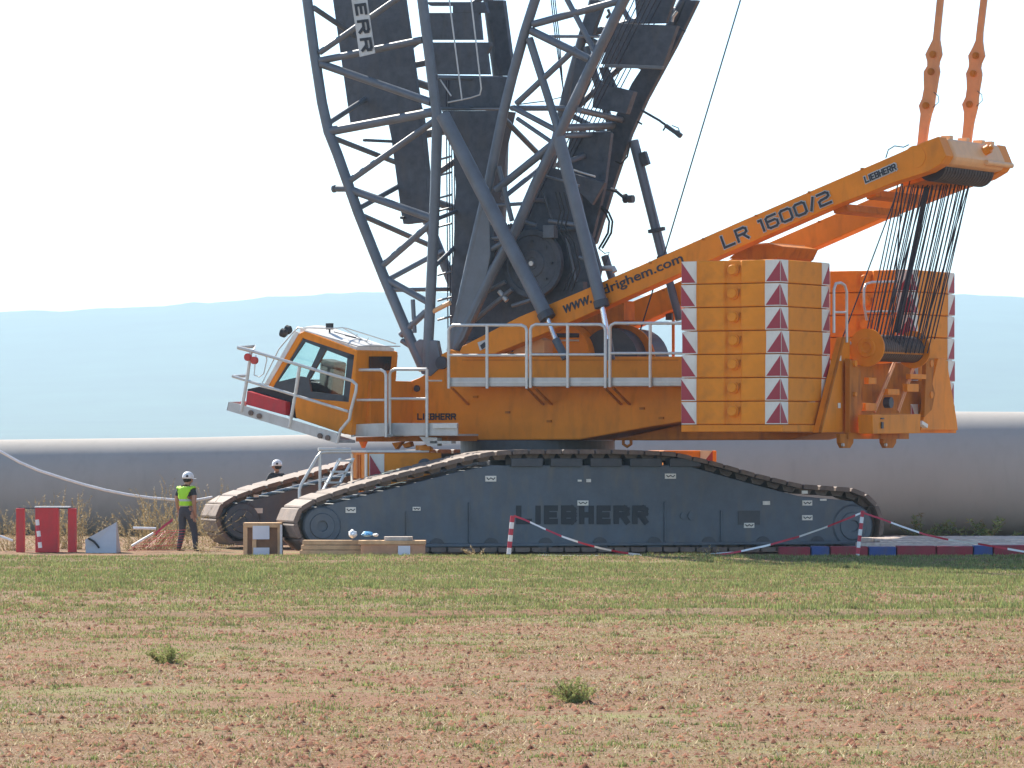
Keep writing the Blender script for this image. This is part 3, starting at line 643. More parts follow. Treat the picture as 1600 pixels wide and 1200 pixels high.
for pts, v in (([(465, 512), (520, 513), (536, 512), (545, 514), (618, 537)], [VC, VC, VC + .6, VC + .8, VC + CW]), ([(476, 517), (560, 541), (625, 541)], [VC, VC, VC + CW]), ([(536, 512), (580, 539)], [VC + .6, VC + .4])):
    sp('roof_rail', tubes(SF, pts, v, 1.8), 'rail', cab)
rf = MB(); A_, B_ = S(469, 519.5, VC + .08), S(557, 547.5, VC + .08); off = Vector((0, CW - .16, 0)); up3 = Vector((0, 0, .035))
crown = lambda t: Vector((0, 0, .02 + .16 * math.sin(math.pi * (.12 + .76 * t)) ** .8))
for i in range(10):
    t, t2 = i / 10, (i + 1) / 10; o1, o2 = off * t, off * t2
    rf.hexa([A_ + o1, B_ + o1, B_ + o2, A_ + o2], [A_ + o1 + crown(t), B_ + o1 + crown(t) * .8, B_ + o2 + crown(t2) * .8, A_ + o2 + crown(t2)])
sp('roof_panel', rf, 'roof', cab)
for i in range(2):
    t0 = A_.lerp(B_, .45 + .2 * i) + Vector((0, .35, .20)); q = MB(); q.tube([t0, t0 + Vector((.5, .12, -.13)), t0 + Vector((.3, .5, -.05))], .010, 6); sp('wiper_arm', q, 'dark', cab)
q = MB(); c = S(515, 510, VC + .5); q.box((c.x - .07, c.y - .05, c.z - .07), (c.x + .07, c.y + .05, c.z + .07)); q.tube([c, c - Vector((0, 0, .14))], .02); sp('roof_lamp', q, 'black', cab)
q = MB(); c = S(448, 522, VC + .3); q.lathe(c, (-1, 0, .3), [(0, .05), (.05, .1), (.14, .1), (.16, .06)], 16); c = S(455, 517, VC + .9); q.lathe(c, (-1, 0, .3), [(0, .05), (.05, .1), (.14, .1), (.16, .06)], 16); sp('work_lamp', q, 'black', cab)
q = MB(); slab_(q, SF, [(500, 560), (522, 566), (516, 620), (480, 612), (470, 606), (486, 596), (498, 598)], VC + .6, .55); seat = sp('seat', q, 'black', cab, .04)
q = MB(); slab_(q, SF, [(440, 596), (470, 592), (476, 612), (446, 612)], VC + .3, 1.1); sp('control_console', q, 'black', cab, .03)
# rear window on the back wall
u = S(557, 552, VC).x; uR = S(556, 575, VC).x + .05
q = MB(); q.hexa([SF.U(577, 557, uR), SF.U(611, 557, uR), SF.U(609, 579, uR - .03), SF.U(577, 579, uR - .03)], [SF.U(577, 557, uR) + Vector((.02, 0, 0)), SF.U(611, 557, uR) + Vector((.02, 0, 0)), SF.U(609, 579, uR - .03) + Vector((.02, 0, 0)), SF.U(577, 579, uR - .03) + Vector((.02, 0, 0))]); sp('rear_window', q, 'glass_dark', cab)
# cab platform and rails
VP = -4.5
q = MB(); slab_(q, SF, [(357, 628), (372, 631), (527, 677), (527, 693), (354, 641)], VP, .025); sl_ = Vector((0, 0, 0))
slab_(q, SF, [(356, 636), (527, 688), (527, 692), (355, 640)], VP + .03, .75)
pf = sp('cab_platform', q, 'toe')
q = MB(); q.hexa([S(357, 628, VP), S(354, 641, VP), S(354, 641, VP) + Vector((.02, 0, 0)), S(357, 628, VP) + Vector((.02, 0, 0))], [S(385, 627, VP + .8), S(383, 640, VP + .8), S(383, 640, VP + .8) + Vector((.02, 0, 0)), S(385, 627, VP + .8) + Vector((.02, 0, 0))]); sp('front_board', q, 'toe', pf)
for x, y in ((392, 645), (405, 650), (500, 681), (512, 684)):
    q = MB(); q.cyl(S(x, y, VP - .02), (0, 1, 0), .06, .05, 10); sp('hinge', q, 'track', pf)
for pts, v, w in (([(396, 549), (550, 595), (557, 601), (556, 612), (548, 642), (546, 655), (532, 672), (527, 692)], VP, 5), ([(372, 543), (396, 549)], VP, 6), ([(372, 543), (399, 541), (396, 549)], [VP, VP + .75, VP], 5),
                  ([(364, 588), (390, 596), (544, 643)], VP, 4.6), ([(364, 588), (386, 587)], [VP, VP + .7], 5)):
    sp('railing', tubes(SF, pts, v, w), 'rail', pf)
for pts in ([(377, 643), (386, 592), (392, 549)], [(452, 668), (461, 620), (468, 573)]):
    sp('post', tubes(SF, pts, VP, 5.5), 'rail', pf)
sp('cable_loop', tubes(SF, [(400, 555), (397, 586), (405, 589), (412, 584), (417, 562), (415, 553)], VP + .1, 1.8), 'rail', pf)
for x, y in ((386, 558), (396, 563)):
    q = MB(); q.lathe(S(x, y, VP - .08), (0, 1, 0), [(0, .05), (.0, .085), (.08, .085), (.1, .05)], 16); sp('red_lamp', q, 'lamp_red', pf)

# ---- counterweight slabs: two stacks of seven, every slab a thing of its own
u0 = S(1066, 500, -4.35).x; uc = S(1220, 500, -4.35).x
CWU0, CWU1, CWW = u0, uc, 2.3
ztop = S(1066, 408, -4.35).z; zbot = S(1066, 664, -4.35).z; lh = (ztop - zbot) / 7
def make_slab():
    """local: x rearward 0..L, y away 0..W, z 0..lh"""
    Ls = CWU1 - CWU0; W = CWW; e = empty('counterweight_slab', (0, 0, 0))
    body = MB(); a = .34; r0, r1 = Ls * .42, Ls * .60; d = .10; c = .05; g = .005
    pts = [(c, 0), (a, 0), (a + .04, .03), (r0, .03), (r0 + .05, d), (r1 - .05, d), (r1, .03), (Ls - a - .04, .03), (Ls - a, 0), (Ls - c, 0), (Ls, c), (Ls, W - c), (Ls - c, W), (Ls - a, W), (Ls - a - .04, W - .03), (r1, W - .03), (r1 - .05, W - d), (r0 + .05, W - d), (r0, W - .03), (a + .04, W - .03), (a, W), (c, W), (0, W - c), (0, c)]
    body.prism([(x, y, g) for x, y in pts], (0, 0, lh - 2 * g))
    o = put('slab_body', body, 'slab', e, bevel=.028)
    for y, s in ((d, -1), (W - d, 1)):
        k = MB(); k.lathe(((r0 + r1) / 2, y, lh * .58), (0, s, 0), [(-.03, .13), (.05, .13), (.055, .11), (.10, .11), (.12, .09)], 20); put('lifting_trunnion', k, 'slab', e)
        k = MB(); k.bar(((r0 + r1) / 2 + .15, y + s * .02, lh * .78), ((r0 + r1) / 2 + .11, y + s * .03, lh * .46), .02, .03); put('trunnion_side_bar', k, 'orange_deep', e)  # darker bar just rearward of the trunnion
    hw = .35; t = .008
    for (x, y) in ((0, 0), (Ls, 0), (0, W), (Ls, W)):
        sx = 1 if x == 0 else -1; sy = 1 if y == 0 else -1
        k = MB(); z0, z1 = .012, lh - .012
        k.prism([(x + sx * .0, y - sy * t, z0), (x + sx * hw, y - sy * t, z0), (x + sx * hw, y - sy * t, z1), (x, y - sy * t, z1)], (0, sy * (t + .004), 0))
        k.prism([(x - sx * t, y, z0), (x - sx * t, y + sy * hw, z0), (x - sx * t, y + sy * hw, z1), (x - sx * t, y, z1)], (sx * (t + .004), 0, 0))
        p = put('marking_panel', k, 'white', e); q = MB(); m = .02
        q.prism([(x, y - sy * (t + .004), z0 + m), (x + sx * (hw - m), y - sy * (t + .004), z0 + m), (x, y - sy * (t + .004), z1 - m)], (0, sy * .003, 0))
        q.prism([(x - sx * (t + .004), y, z0 + m), (x - sx * (t + .004), y + sy * (hw - m), z0 + m), (x - sx * (t + .004), y, z1 - m)], (sx * .003, 0, 0))
        put('red_triangle', q, 'red', p)
    for x in (.30, Ls - .30):
        k = MB(); k.box((x, W * .3, lh - g), (x + .12, W * .42, lh - g + .006)); put('pad', k, 'orange_deep', e)
    return e
def copy_tree(o, parent=None):
    c = o.copy(); COL.objects.link(c); c.parent = parent
    for ch in list(o.children): copy_tree(ch, c)
    return c
proto = make_slab(); first = True
ordw = ['topmost', 'second from the top', 'third from the top', 'middle', 'third from the bottom', 'second from the bottom', 'bottom']
for side, v in (('left', -4.35), ('right', 4.35 - CWW)):
    for i in range(7):
        o = proto if first else copy_tree(proto); first = False
        lu = CWU0 + random.uniform(-.015, .015); lv = v + random.uniform(-.012, .012)
        o.location = (OX + lu * SF.c - lv * SF.s, OY + lu * SF.s + lv * SF.c, ztop - (i + 1) * lh); o.rotation_euler = (0, 0, SF.a + R(random.uniform(-.25, .25)))
        near = 'front stack nearest the railings' if side == 'left' else 'rear stack behind the rope bundle'
        tag(o, f'orange counterweight slab with red and white corners, {ordw[i]} in the {near}'.replace('in the front stack nearest the railings', 'in the nearer left stack').replace('in the rear stack behind the rope bundle', 'in the farther right stack'), 'counterweight', 'counterweight slabs in two stacks')
tr = MB()
for v in (-4.35, 4.35 - CWW):
    tr.box((CWU0 - .02, v - .02, zbot - .15), (CWU1 + .05, v + CWW + .02, zbot - .002))
tr.box((CWU0 + .3, -2.1, zbot - .15), (CWU1 - .3, 2.1, zbot + .3)); tray = sp('counterweight_tray', tr, 'orange', bevel=.02)
# tapered cheek plates at the back
for v0, w, mir in ((-2.55, .12, 0), (2.5, .12, 1)):
    uR = CWU1 + .02; z0 = zbot - .22
    zt_ = S(1312, 530, -2.4).z
    b = MB(); 
    if not mir: pts = [SF.U(1270, 676, uR + .02), SF.U(1319, 675, uR + .02), SF.U(1319, 526, uR + .02), SF.U(1307, 527, uR + .02)]
    else: pts = [SF.U(1430, 672, uR + .02), SF.U(1488, 672, uR + .02), SF.U(1486, 655, uR + .02), SF.U(1470, 560, uR + .02), SF.U(1457, 560, uR + .02)]
    b.prism(pts, (.14, 0, 0)); ck = sp('cheek_plate', b, 'orange', bevel=.012)
    if not mir:
        e1 = MB(); e1.bar(pts[0] + Vector((.17, 0, 0)), pts[3] + Vector((.17, 0, 0)), .05, .05, (1, 0, 0)); sp('edge_bar', e1, 'orange_deep', ck)
    for x, y in (((1312, 560), (1311, 634)) if not mir else ((1448, 634),)):
        k = MB(); c = SF.U(x, y, uR + .17); k.box((c.x, c.y - .06, c.z - .05), (c.x + .01, c.y + .06, c.z + .06)); sp('sticker', k, 'white', ck)
uW = CWU1 + .25
def U(x, y, du=0): return SF.U(x, y, uW + du)
# rear winch frame
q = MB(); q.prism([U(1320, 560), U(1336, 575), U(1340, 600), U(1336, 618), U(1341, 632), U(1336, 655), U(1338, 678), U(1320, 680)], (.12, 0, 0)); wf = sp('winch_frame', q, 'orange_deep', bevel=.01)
for pts in ([(1441, 560), (1454, 560), (1451, 600), (1455, 615), (1450, 640), (1438, 652)], ):
    q = MB(); q.prism([U(x, y) for x, y in pts], (.1, 0, 0)); sp('side_cheek', q, 'orange_deep', wf, .01)
q = MB(); q.prism([U(1338, 570, -.3), U(1445, 565, -.3), U(1445, 655, -.3), U(1338, 655, -.3)], (.05, 0, 0)); sp('back_web', q, 'orange_deep', wf)
for x0, y0, x1, y1 in ((1397, 565, 1365, 642), (1429, 565, 1402, 642), (1399, 567, 1367, 644), (1431, 567, 1404, 644)):
    q = MB(); q.bar(U(x0, y0, .05), U(x1, y1, .05), .05, .03, (1, 0, 0)); sp('guide_bar', q, 'pinkbar', wf)
for x0, y0, x1, y1 in ((1380, 608, 1398, 617), (1345, 630, 1362, 642), (1350, 590, 1362, 600), (1415, 585, 1440, 592), (1410, 600, 1428, 612)):
    q = MB(); a, b = U(x0, y1, .02), U(x1, y0, .02); q.hexa([a, (a.x, b.y, a.z), (a.x, b.y, b.z), (a.x, a.y, b.z)], [a + Vector((.12, 0, 0)), (a.x + .12, b.y, a.z), (a.x + .12, b.y, b.z), (a.x + .12, a.y, b.z)]); sp('fitting', q, 'orange', wf, .01)
q = MB(); c = U(1388, 629, .05); q.cyl(c, (1, 0, 0), .12, .15); sp('hydraulic_motor', q, 'dark', wf)
for x, y, r_, l_ in ((1450, 617, .08, .2), (1450, 568, .08, .2), (1328, 568, .07, .3), (1328, 616, .05, .3)): sp('pin', MB().cyl(U(x, y, .02), (1, 0, 0), r_, l_), 'orange', wf)
q = MB(); q.prism([U(1340, 648, .3), U(1416, 647, .3), U(1415, 677, .3), U(1341, 678, .3)], (.35, 0, 0)); bx = sp('rear_box', q, 'orange', bevel=.015)
q = MB(); c = U(1378, 663, .66); q.box((c.x, c.y - .05, c.z - .09), (c.x + .02, c.y + .05, c.z + .05)); q.box((c.x, c.y - .07, c.z + .11), (c.x + .02, c.y + .07, c.z + .14)); sp('latch', q, 'dark', bx)
for x in (1317, 1384):
    q = MB(); q.prism([U(x - 11, 678, .1), U(x + 11, 678, .1), U(x + 10, 692, .1), U(x + 5, 700, .1), U(x - 6, 700, .1), U(x - 10, 692, .1)], (.1, 0, 0)); lg = sp('rear_foot_lug', q, 'orange_deep', None, .01)
    q = MB(); q.cyl(U(x, 695, .22), (1, 0, 0), .035, .05, 12); sp('pin', q, 'toe', lg)
q = MB(); q.prism([U(1320, 676, .15), U(1415, 676, .15), U(1415, 686, .15), U(1320, 686, .15)], (.08, 0, 0)); sp('lower_beam', q, 'orange_deep')
q = MB(); c = U(1437, 660, .1); q.bar(c, U(1446, 666, .1), .12, .08); sp('white_hose_cover', q, 'white')
# rope drum between the cheeks
c = S(1363, 543, -1.15); q = MB(); q.lathe((uW + .2, -1.15, c.z), (0, 1, 0), [(0, .10), (-.03, .12), (-.03, .2), (0, .22), (0, .41), (.05, .41), (.05, .25), (2.35, .25), (2.35, .41), (2.4, .41)], 40)
dr = sp('rope_drum', q, 'orange')
q = MB(); q.lathe((uW + .2, -1.09, c.z), (0, 1, 0), [(x * .055, .275 + .015 * (x % 2)) for x in range(42)], 32); sp('wound_rope', q, mat('greasy_wound_rope', (.10, .06, .045), .6, metal=.2, var=.3, scale=8), dr)
q = MB(); q.bar((uW + .45, -.95, c.z - .10), (uW + .45, 1.4, c.z - .10), .04, .04); sp('guide_rail', q, 'orange_deep', dr)
# white railings on the rear deck
def urail(pts, u, w=4.5): return sp('railing', MB().tube([SF.U(x, y, u) for x, y in pts], w * PX / 2, 8), 'rail')
urail([(1303, 520), (1303, 452), (1306, 443), (1314, 442), (1320, 446), (1323, 456), (1323, 535)], uW - .05); urail([(1303, 488), (1323, 488)], uW - .05, 3.5)
urail([(1354, 500), (1350, 478), (1350, 452), (1353, 444), (1362, 441), (1416, 440), (1422, 446), (1424, 500)], uW - .55, 4); urail([(1352, 487), (1424, 486)], uW - .55, 3); urail([(1320, 536), (1345, 536)], uW - .2, 6)

# ---- A-frame (two box arms, crosshead, ropes, pendants)
VA = -1.75; AW = .42; VB2 = 1.33
arm = [(716, 553), (722, 541), (811, 495), (905, 456), (1000, 415), (1150, 349), (1300, 284), (1400, 241), (1440, 223), (1466, 213), (1478, 243), (1470, 256), (1450, 268), (1400, 284), (1300, 323), (1000, 455), (860, 517), (772, 553)]
prof = [(p.x, p.z) for p in poly(SF, arm, VA)]
arms = []
for v in (VA, VB2):
    b = MB(); b.prism([(x, v, z) for x, z in prof], (0, AW, 0)); a_ = sp('a_frame_arm', b, 'orange', bevel=.02); arms.append(a_)
    for i in range(7):                                              # welded splice ribs along the top edge
        t = .18 + i * .115; x0 = 722 + (1440 - 722) * t; y0 = 541 + (223 - 541) * t
        c = S(x0, y0, VA); f = MB(); f.box((c.x - .03, v - .015, c.z - .02), (c.x + .03, v + AW + .015, c.z + .03)); sp('top_rib', f, 'orange_deep', a_)
lettering('lettering', 'www.', S(881, 491, VA - .005), S(925, 473, VA - .005), S(879, 478, VA - .005), 'letter', arms[0], None, .012)
lettering('lettering', 'drighem.com', S(945, 465, VA - .005), S(1070, 413, VA - .005), S(939, 447, VA - .005), 'letter', arms[0], None, .012)
for wd_, m_, lf in ((.34, 'toe', 0), (.21, 'letter', .016)):
    strokes('lettering', 'LR 1600/2', S(1133, 387, VA - .004), S(1299, 316, VA - .004), S(1127, 370.5, VA - .004), m_, arms[0], wd_, .26, lf)
for wd_, m_, lf in ((.60, 'toe', 0), (.26, 'letter', .018)):
    strokes('lettering', 'LIEBHERR', S(1353.5, 285, VA - .004), S(1401, 264.5, VA - .004), S(1351, 277, VA - .004), m_, arms[0], wd_, .30, lf)
q = MB(); slab_(q, SF, [(746, 535), (760, 530), (764, 541), (750, 548)], VA - .012, .02); st = sp('sticker', q, 'toe', arms[0])
q = MB(); slab_(q, SF, [(750, 540), (757, 534), (760, 541), (753, 546)], VA - .02, .01); sp('pictogram', q, 'letter', st)
for x, y in ((1430, 245),):
    for r_ in ((.24,) if x == 1430 else (.12,)):
        c = S(x, y, VA); q = MB(); q.lathe((c.x, VA - .015, c.z), (0, 1, 0), [(0, r_ * .8), (0, r_), (.02, r_)], 28); sp('pin_boss', q, 'orange_deep' if r_ < .2 else 'orange', arms[0])
ch = MB(); cp = [(1442, 226), (1467, 213), (1480, 243), (1474, 255), (1445, 262)]
ch.prism([(p.x + .01, VA + AW + .003, p.z) for p in poly(SF, cp, VA)], (0, VB2 - VA - AW - .006, 0)); cho = sp('crosshead', ch, 'amber', bevel=.07)  # pale tone stands in for sun on the rear face
c = S(1467, 213, VA); c2 = S(1480, 243, VA)
q = MB(); m = (c + c2) / 2; q.cyl((m.x + .05, .35, m.z + .02), (1, 0, .5), .10, .2); q.cyl((m.x + .09, .35, m.z + .04), (1, 0, .5), .055, .25); sp('pin_boss', q, 'orange', cho)
q = MB(); q.tube([(c2.x + .02, .2, c2.z - .04), (c2.x + .02, 1.55, c2.z - .04)], .06, 12); sp('end_pipe', q, 'amber', cho)
for v in (VA + .7, -.2, .6, 1.1):
    q = MB(); cc = S(1455, 214, VA); q.box((cc.x - .1, v, cc.z - .03), (cc.x + .12, v + .16, cc.z + .07)); sp('lug', q, 'amber', cho, .01)
# sheave block below the crosshead
q = MB(); zc = S(1450, 262, -1.2).z; ucx = S(1440, 250, VA).x
for i in range(18):
    v = -1.2 + i * 2.4 / 17; q.cyl((ucx, v, zc + .03), (0, 1, 0), .33, .115, 28)
sp('sheave_block', q, 'rope', cho)
q = MB(); q.prism([S(1405, 273, -1.0), S(1452, 262, -1.0), S(1452, 280, -1.0), S(1412, 292, -1.0)], (0, 2.0, 0)); sp('sheave_guard', q, 'orange_deep', cho, .02)
for i, (x0, y0, x1, y1) in enumerate([(1150, 392, 1210, 392)]):
    q = MB(); q.prism([S(1138, 404, -.9), S(1162, 384, -.9), S(1200, 380, -.9), S(1222, 385, -.9), S(1214, 402, -.9), S(1206, 407, -.9)], (0, 1.8, 0)); cb_ = sp('cross_brace', q, 'orange_deep', bevel=.02)
    q = MB(); q.prism([S(1162, 383, -.9), S(1200, 379, -.9), S(1200, 381, -.9), S(1163, 385, -.9)], (0, 1.8, 0)); sp('sunlit_top_plate', q, 'amber', cb_)  # thin pale plate paints the sunlit top of the brace
q = MB(); q.prism([S(1300, 324, -1.3), S(1322, 318, -1.3), S(1326, 330, -1.3), S(1303, 334, -1.3)], (0, 2.6, 0)); sp('cross_brace', q, 'orange_deep', None, .02)
q = MB(); q.prism([S(1352, 303, -1.3), S(1368, 296, -1.3), S(1369, 307, -1.3), S(1354, 312, -1.3)], (0, 2.6, 0)); sp('cross_brace', q, 'orange_deep', None, .02)
sp('hose_loop', tubes(SF, [(1384, 247), (1388, 234), (1398, 228), (1412, 230), (1420, 226)], VA + .1, 1.8), 'rope')
# ropes
zb_ = c.z
def rope(name, a, b, r=.0155): return sp(name, MB().tube([a, b], r, 6), 'rope')
for i in range(21):
    t = i / 20; v = -1.12 + 2.2 * t
    rope('hoist_rope', S(1352 + 108 * t, 530, v), S(1407 + 112 * t, 268, v))
for i in range(14):
    t = i / 13; v = -1.0 + 2.0 * t
    rope('hoist_rope', S(1361 + 88 * t, 552, v), S(1425 + 95 * t, 268, v), .014)
rope('hoist_rope', S(1312, 540, -1.4), S(1402, 300, -1.4)); 
q = MB(); q.bar(S(1402, 520, 0), S(1452, 275, 0), .07, .10); sp('rope_guide_bar', q, 'rope')
rope('hoist_rope', S(1392, 530, .6), S(1412, 268, -.9)); rope('hoist_rope', S(1440, 530, 1.1), S(1520, 268, .6)); rope('hoist_rope', S(1378, 530, -.2), S(1452, 268, -.2))
# pendants
base1 = [(1438, 236, 13), (1440, 222, 13), (1443, 196, 14), (1446, 178, 16), (1447, 165, 23), (1450, 154, 19), (1453, 138, 19), (1454, 122, 22), (1455, 112, 24), (1457, 103, 17), (1457.5, 96, 18), (1458, 85, 25), (1460, 74, 18), (1462, 62, 10), (1463, 50, 9), (1468, 0, 9), (1528, -600, 9)]
base2 = [(1509, 222, 14), (1511, 206, 14), (1513, 190, 15), (1515, 176, 18), (1515, 163, 24), (1518, 152, 19), (1520, 138, 19), (1521, 124, 22), (1521, 115, 24), (1522, 106, 18), (1523, 99, 18), (1525, 87, 25), (1527, 76, 17), (1529, 64, 10), (1530, 50, 9), (1536, 0, 9), (1596, -600, 9)]
for base, v in ((base1, -1.15), (base2, 1.15)):
    q = MB(); Lf = [S(x - w / 2, y, v) for x, y, w in base]; Rt = [S(x + w / 2, y, v) for x, y, w in base]
    for i in range(len(base) - 1): q.prism([Lf[i], Rt[i], Rt[i+1], Lf[i+1]], (0, .09, 0))
    po = sp('pendant_bar', q, 'pinkbar')
    for j in (4, 8, 11):
        x, y, w = base[j]; cc = S(x, y, v); k = MB(); k.cyl((cc.x, v + .045, cc.z), (0, 1, 0), .075, .16, 16); k.cyl((cc.x, v + .045, cc.z), (0, 1, 0), .045, .2, 16); sp('pin', k, 'orange_deep', po)
    x, y, w = base[5]; sp('safety_wire', tubes(SF, [(x + 9, y - 10), (x + 16, y - 4), (x + 17, y + 5), (x + 8, y + 14)], v, 1.2), 'rope', po)

# ---- main boom
def truss(name, tubes_near, mirror_v, vn, extra, m='boom'):
    b = MB(); b.tube([S(*tubes_near[0][0][0:2], vn), S(*tubes_near[0][0][0:2], vn) + Vector((.001, 0, 0))], .01, 4)
VM = -1.5
C1 = [(205, -1700), (383, -600), (480, 0), (490, 75), (503, 160), (513, 205), (527, 240), (560, 333), (600, 433), (640, 528), (662, 577)]
C2 = [(478, -1700), (600, -600), (660, 0), (672, 95), (682, 175), (683, 200), (680, 300), (674, 440), (667, 577)]
def mir(fr_pts, vn): return [Vector((p.x, -p.y, p.z)) for p in [S(x, y, vn) for x, y in fr_pts]]
foot = MB(); 
for v in (VM,):
    slab_(foot, SF, [(640, 540), (655, 530), (682, 532), (690, 572), (672, 588), (658, 584)], VM - .08, .16)
    foot.prism([Vector((p.x, -p.y - .16, p.z)) for p in poly(SF, [(640, 540), (655, 530), (682, 532), (690, 572), (672, 588), (658, 584)], VM - .08)], (0, .16, 0))
c = S(668, 572, VM); foot.tube([(c.x, VM, c.z), (c.x, -VM, c.z)], .11, 16)
mb_ = sp('main_boom', foot, 'boom', bevel=.02)
for P_ in (C1, C2):
    sp('chord', tubes(SF, P_, VM, 17, 14), 'boom', mb_); sp('chord', MB().tube(mir(P_, VM), 17 * PX / 2, 14), 'boom', mb_)
near_l = [((500, 82), (658, -28), 10), ((500, 95), (661, 62), 12), ((502, 100), (674, 160), 13), ((516, 205), (682, 174), 15), ((540, 287), (683, 186), 11), ((546, 296), (680, 343), 13),
          ((592, 420), (678, 345), 11), ((597, 432), (672, 474), 11), ((626, 524), (671, 482), 11), ((628, 532), (669, 560), 9), ((607, 450), (640, 455), 6), ((645, 468), (648, 520), 7),
          ((474, -40), (655, -100), 12), ((464, -100), (650, -110), 11), ((462, -110), (640, -220), 11), ((440, -240), (636, -225), 12), ((438, -250), (622, -380), 11), ((412, -410), (620, -385), 12)]
for a, b, w in near_l:
    sp('lacing_tube', tubes(SF, [a, b], VM, w, 10), 'boom', mb_); sp('lacing_tube', MB().tube(mir([a, b], VM), w * PX / 2, 10), 'boom', mb_)
def cross(pn, pf, w, parent, m='boom', vn=VM, vf=None):
    return sp('lacing_tube', MB().tube([S(*pn, vn), S(*pf, -vn if vf is None else vf)], w * PX / 2, 10), m, parent)
near_up = [((383 - .165 * k_, -600 - k_), (600 - .115 * (k_ + 90), -690 - k_), 12) for k_ in range(0, 1000, 180)] + [((383 - .165 * (k_ + 180), -780 - k_), (600 - .115 * (k_ + 90), -690 - k_), 12) for k_ in range(0, 900, 180)]
for a, b, w in near_up:
    sp('lacing_tube', tubes(SF, [a, b], VM, w, 10), 'boom', mb_); sp('lacing_tube', MB().tube(mir([a, b], VM), w * PX / 2, 10), 'boom', mb_)
for a, b, w in (((490, 12), (597, 84), 9), ((514, 192), (606, 132), 9), ((522, 216), (645, 264), 9), ((558, 327), (650, 276), 9), ((562, 335), (682, 388), 9), ((608, 436), (690, 392), 9), ((607, 453), (702, 452), 7),
                ((486, -60), (592, -20), 9), ((682, 121), (795, 123), 8), ((684, 170), (786, 170), 6), ((676, 345), (768, 308), 7), ((675, 420), (760, 340), 7)):
    cross(a, b, w, mb_)
q = tubes(SF, [(520, 295), (546, 295)], VM, 10); q.cyl(S(522, 295, VM), (1, 0, 0), .09, .05, 12); sp('pin_stub', q, 'boom', mb_)
sp('pin_stub', tubes(SF, [(568, 219), (612, 221)], 0, 5), 'dark', mb_)
def panel(name, pts, v, th, parent, m='plate'):
    q = MB(); slab_(q, SF, pts, v, th); return sp(name, q, m, parent, .01)
pa = panel('boom_panel', [(433, -600), (545, -600), (632, 0), (655, 163), (657, 170), (547, 192), (534, 100), (520, 0)], .3, .12, mb_)
panel('boom_panel', [(608, 192), (655, 172), (672, 345), (630, 350), (627, 335)], .45, .25, mb_)
q = tubes(SF, [(626, 340), (632, 340)], .4, 5); sp('pin_stub', q, 'dark', mb_)
# upright name sign on the panel
q = MB(); slab_(q, SF, [(549, 0), (531, -118), (557, -122), (573, -4), (586, 83), (562, 89)], VM - .22, .02)
sgn = sp('name_sign', q, 'toe', mb_)
strokes('lettering', 'LIEBHERR', S(537.5, -111, VM - .226), S(567, 79, VM - .226), S(551.5, -113, VM - .226), 'letter_soft', sgn, .27, .40)
for x_, y_ in ((548, -40), (572, 70)): sp('sign_stay', MB().tube([S(x_, y_, VM - .2), S(x_, y_, VM)], .02, 8), 'boom', sgn)
# central panels between the rear chords
for pts in ([(609, -600), (700, -600), (757, -4), (667, -4)], [(664, 3), (757, 3), (762, 20), (707, 20), (707, 9), (672, 9)], [(665, 20), (748, 20), (752, 62), (672, 62)], [(670, 66), (766, 66), (766, 72), (760, 84), (764, 116), (676, 116)], [(680, 121), (796, 121), (790, 150), (786, 168), (684, 168)],
            [(690, 173), (786, 173), (770, 240), (764, 290), (757, 400), (750, 470), (735, 520), (702, 560), (704, 480), (708, 400), (712, 290), (706, 215)]):
    panel('centre_plate', pts, -.1 if pts[0][1] != 173 else -.35, .12 if pts[0][1] != 173 else .6, mb_)
panel('centre_plate', [(762, 0), (786, 0), (800, 105), (795, 118), (780, 118), (773, 90), (772, 60), (764, 30)], 1.2, .15, mb_)
for pts in ([(702, 0), (722, 157)], [(735, -10), (752, 138), (750, 148), (735, 153), (700, 160)], [(678, 110), (705, 150)]):
    sp('ladder_rail', tubes(SF, pts, VM + .1, 2.5), 'toe', mb_)
sp('warning_tube', tubes(SF, [(676, 487), (703, 473)], VM, 8), 'amber', mb_)
for i in range(5):
    sp('rope_fall', tubes(SF, [(697 + i * 4, 120), (700 + i * 4, 520)], -.2 + .1 * i, 2), 'rope')
for y in (250, 275, 310, 330, 355, 430, 470, 500): sp('crossbar', tubes(SF, [(684, y), (706, y - 6)], -.8, 3.5), 'boom', mb_)

# ---- derrick boom
VD = -1.3
Dd1 = [(1590, -1700), (958, -500), (836, 0), (820, 50), (801, 118), (786, 178), (764, 285), (735, 410), (706, 545)]
Dd2 = [(1880, -1700), (1245, -500), (975, 0), (935, 80), (885, 185), (870, 218), (836, 290), (806, 360), (770, 425), (712, 545)]
ft = MB(); slab_(ft, SF, [(748, 330), (764, 322), (766, 400), (752, 468), (724, 530), (705, 555), (697, 548), (706, 500), (728, 420)], VD - .1, .2); ft.prism([Vector((p.x, -p.y - .2, p.z)) for p in poly(SF, [(748, 330), (764, 322), (766, 400), (752, 468), (724, 530), (705, 555), (697, 548), (706, 500), (728, 420)], VD - .1)], (0, .2, 0))
c = S(712, 535, VD); ft.tube([(c.x, VD, c.z), (c.x, -VD, c.z)], .11, 16)
db = sp('derrick_boom', ft, 'boom', bevel=.02)
for P_, w in ((Dd1, 16), (Dd2, 17)):
    sp('chord', tubes(SF, P_, VD, w, 14), 'boom', db); sp('chord', MB().tube(mir(P_, VD), w * PX / 2, 14), 'boom', db)
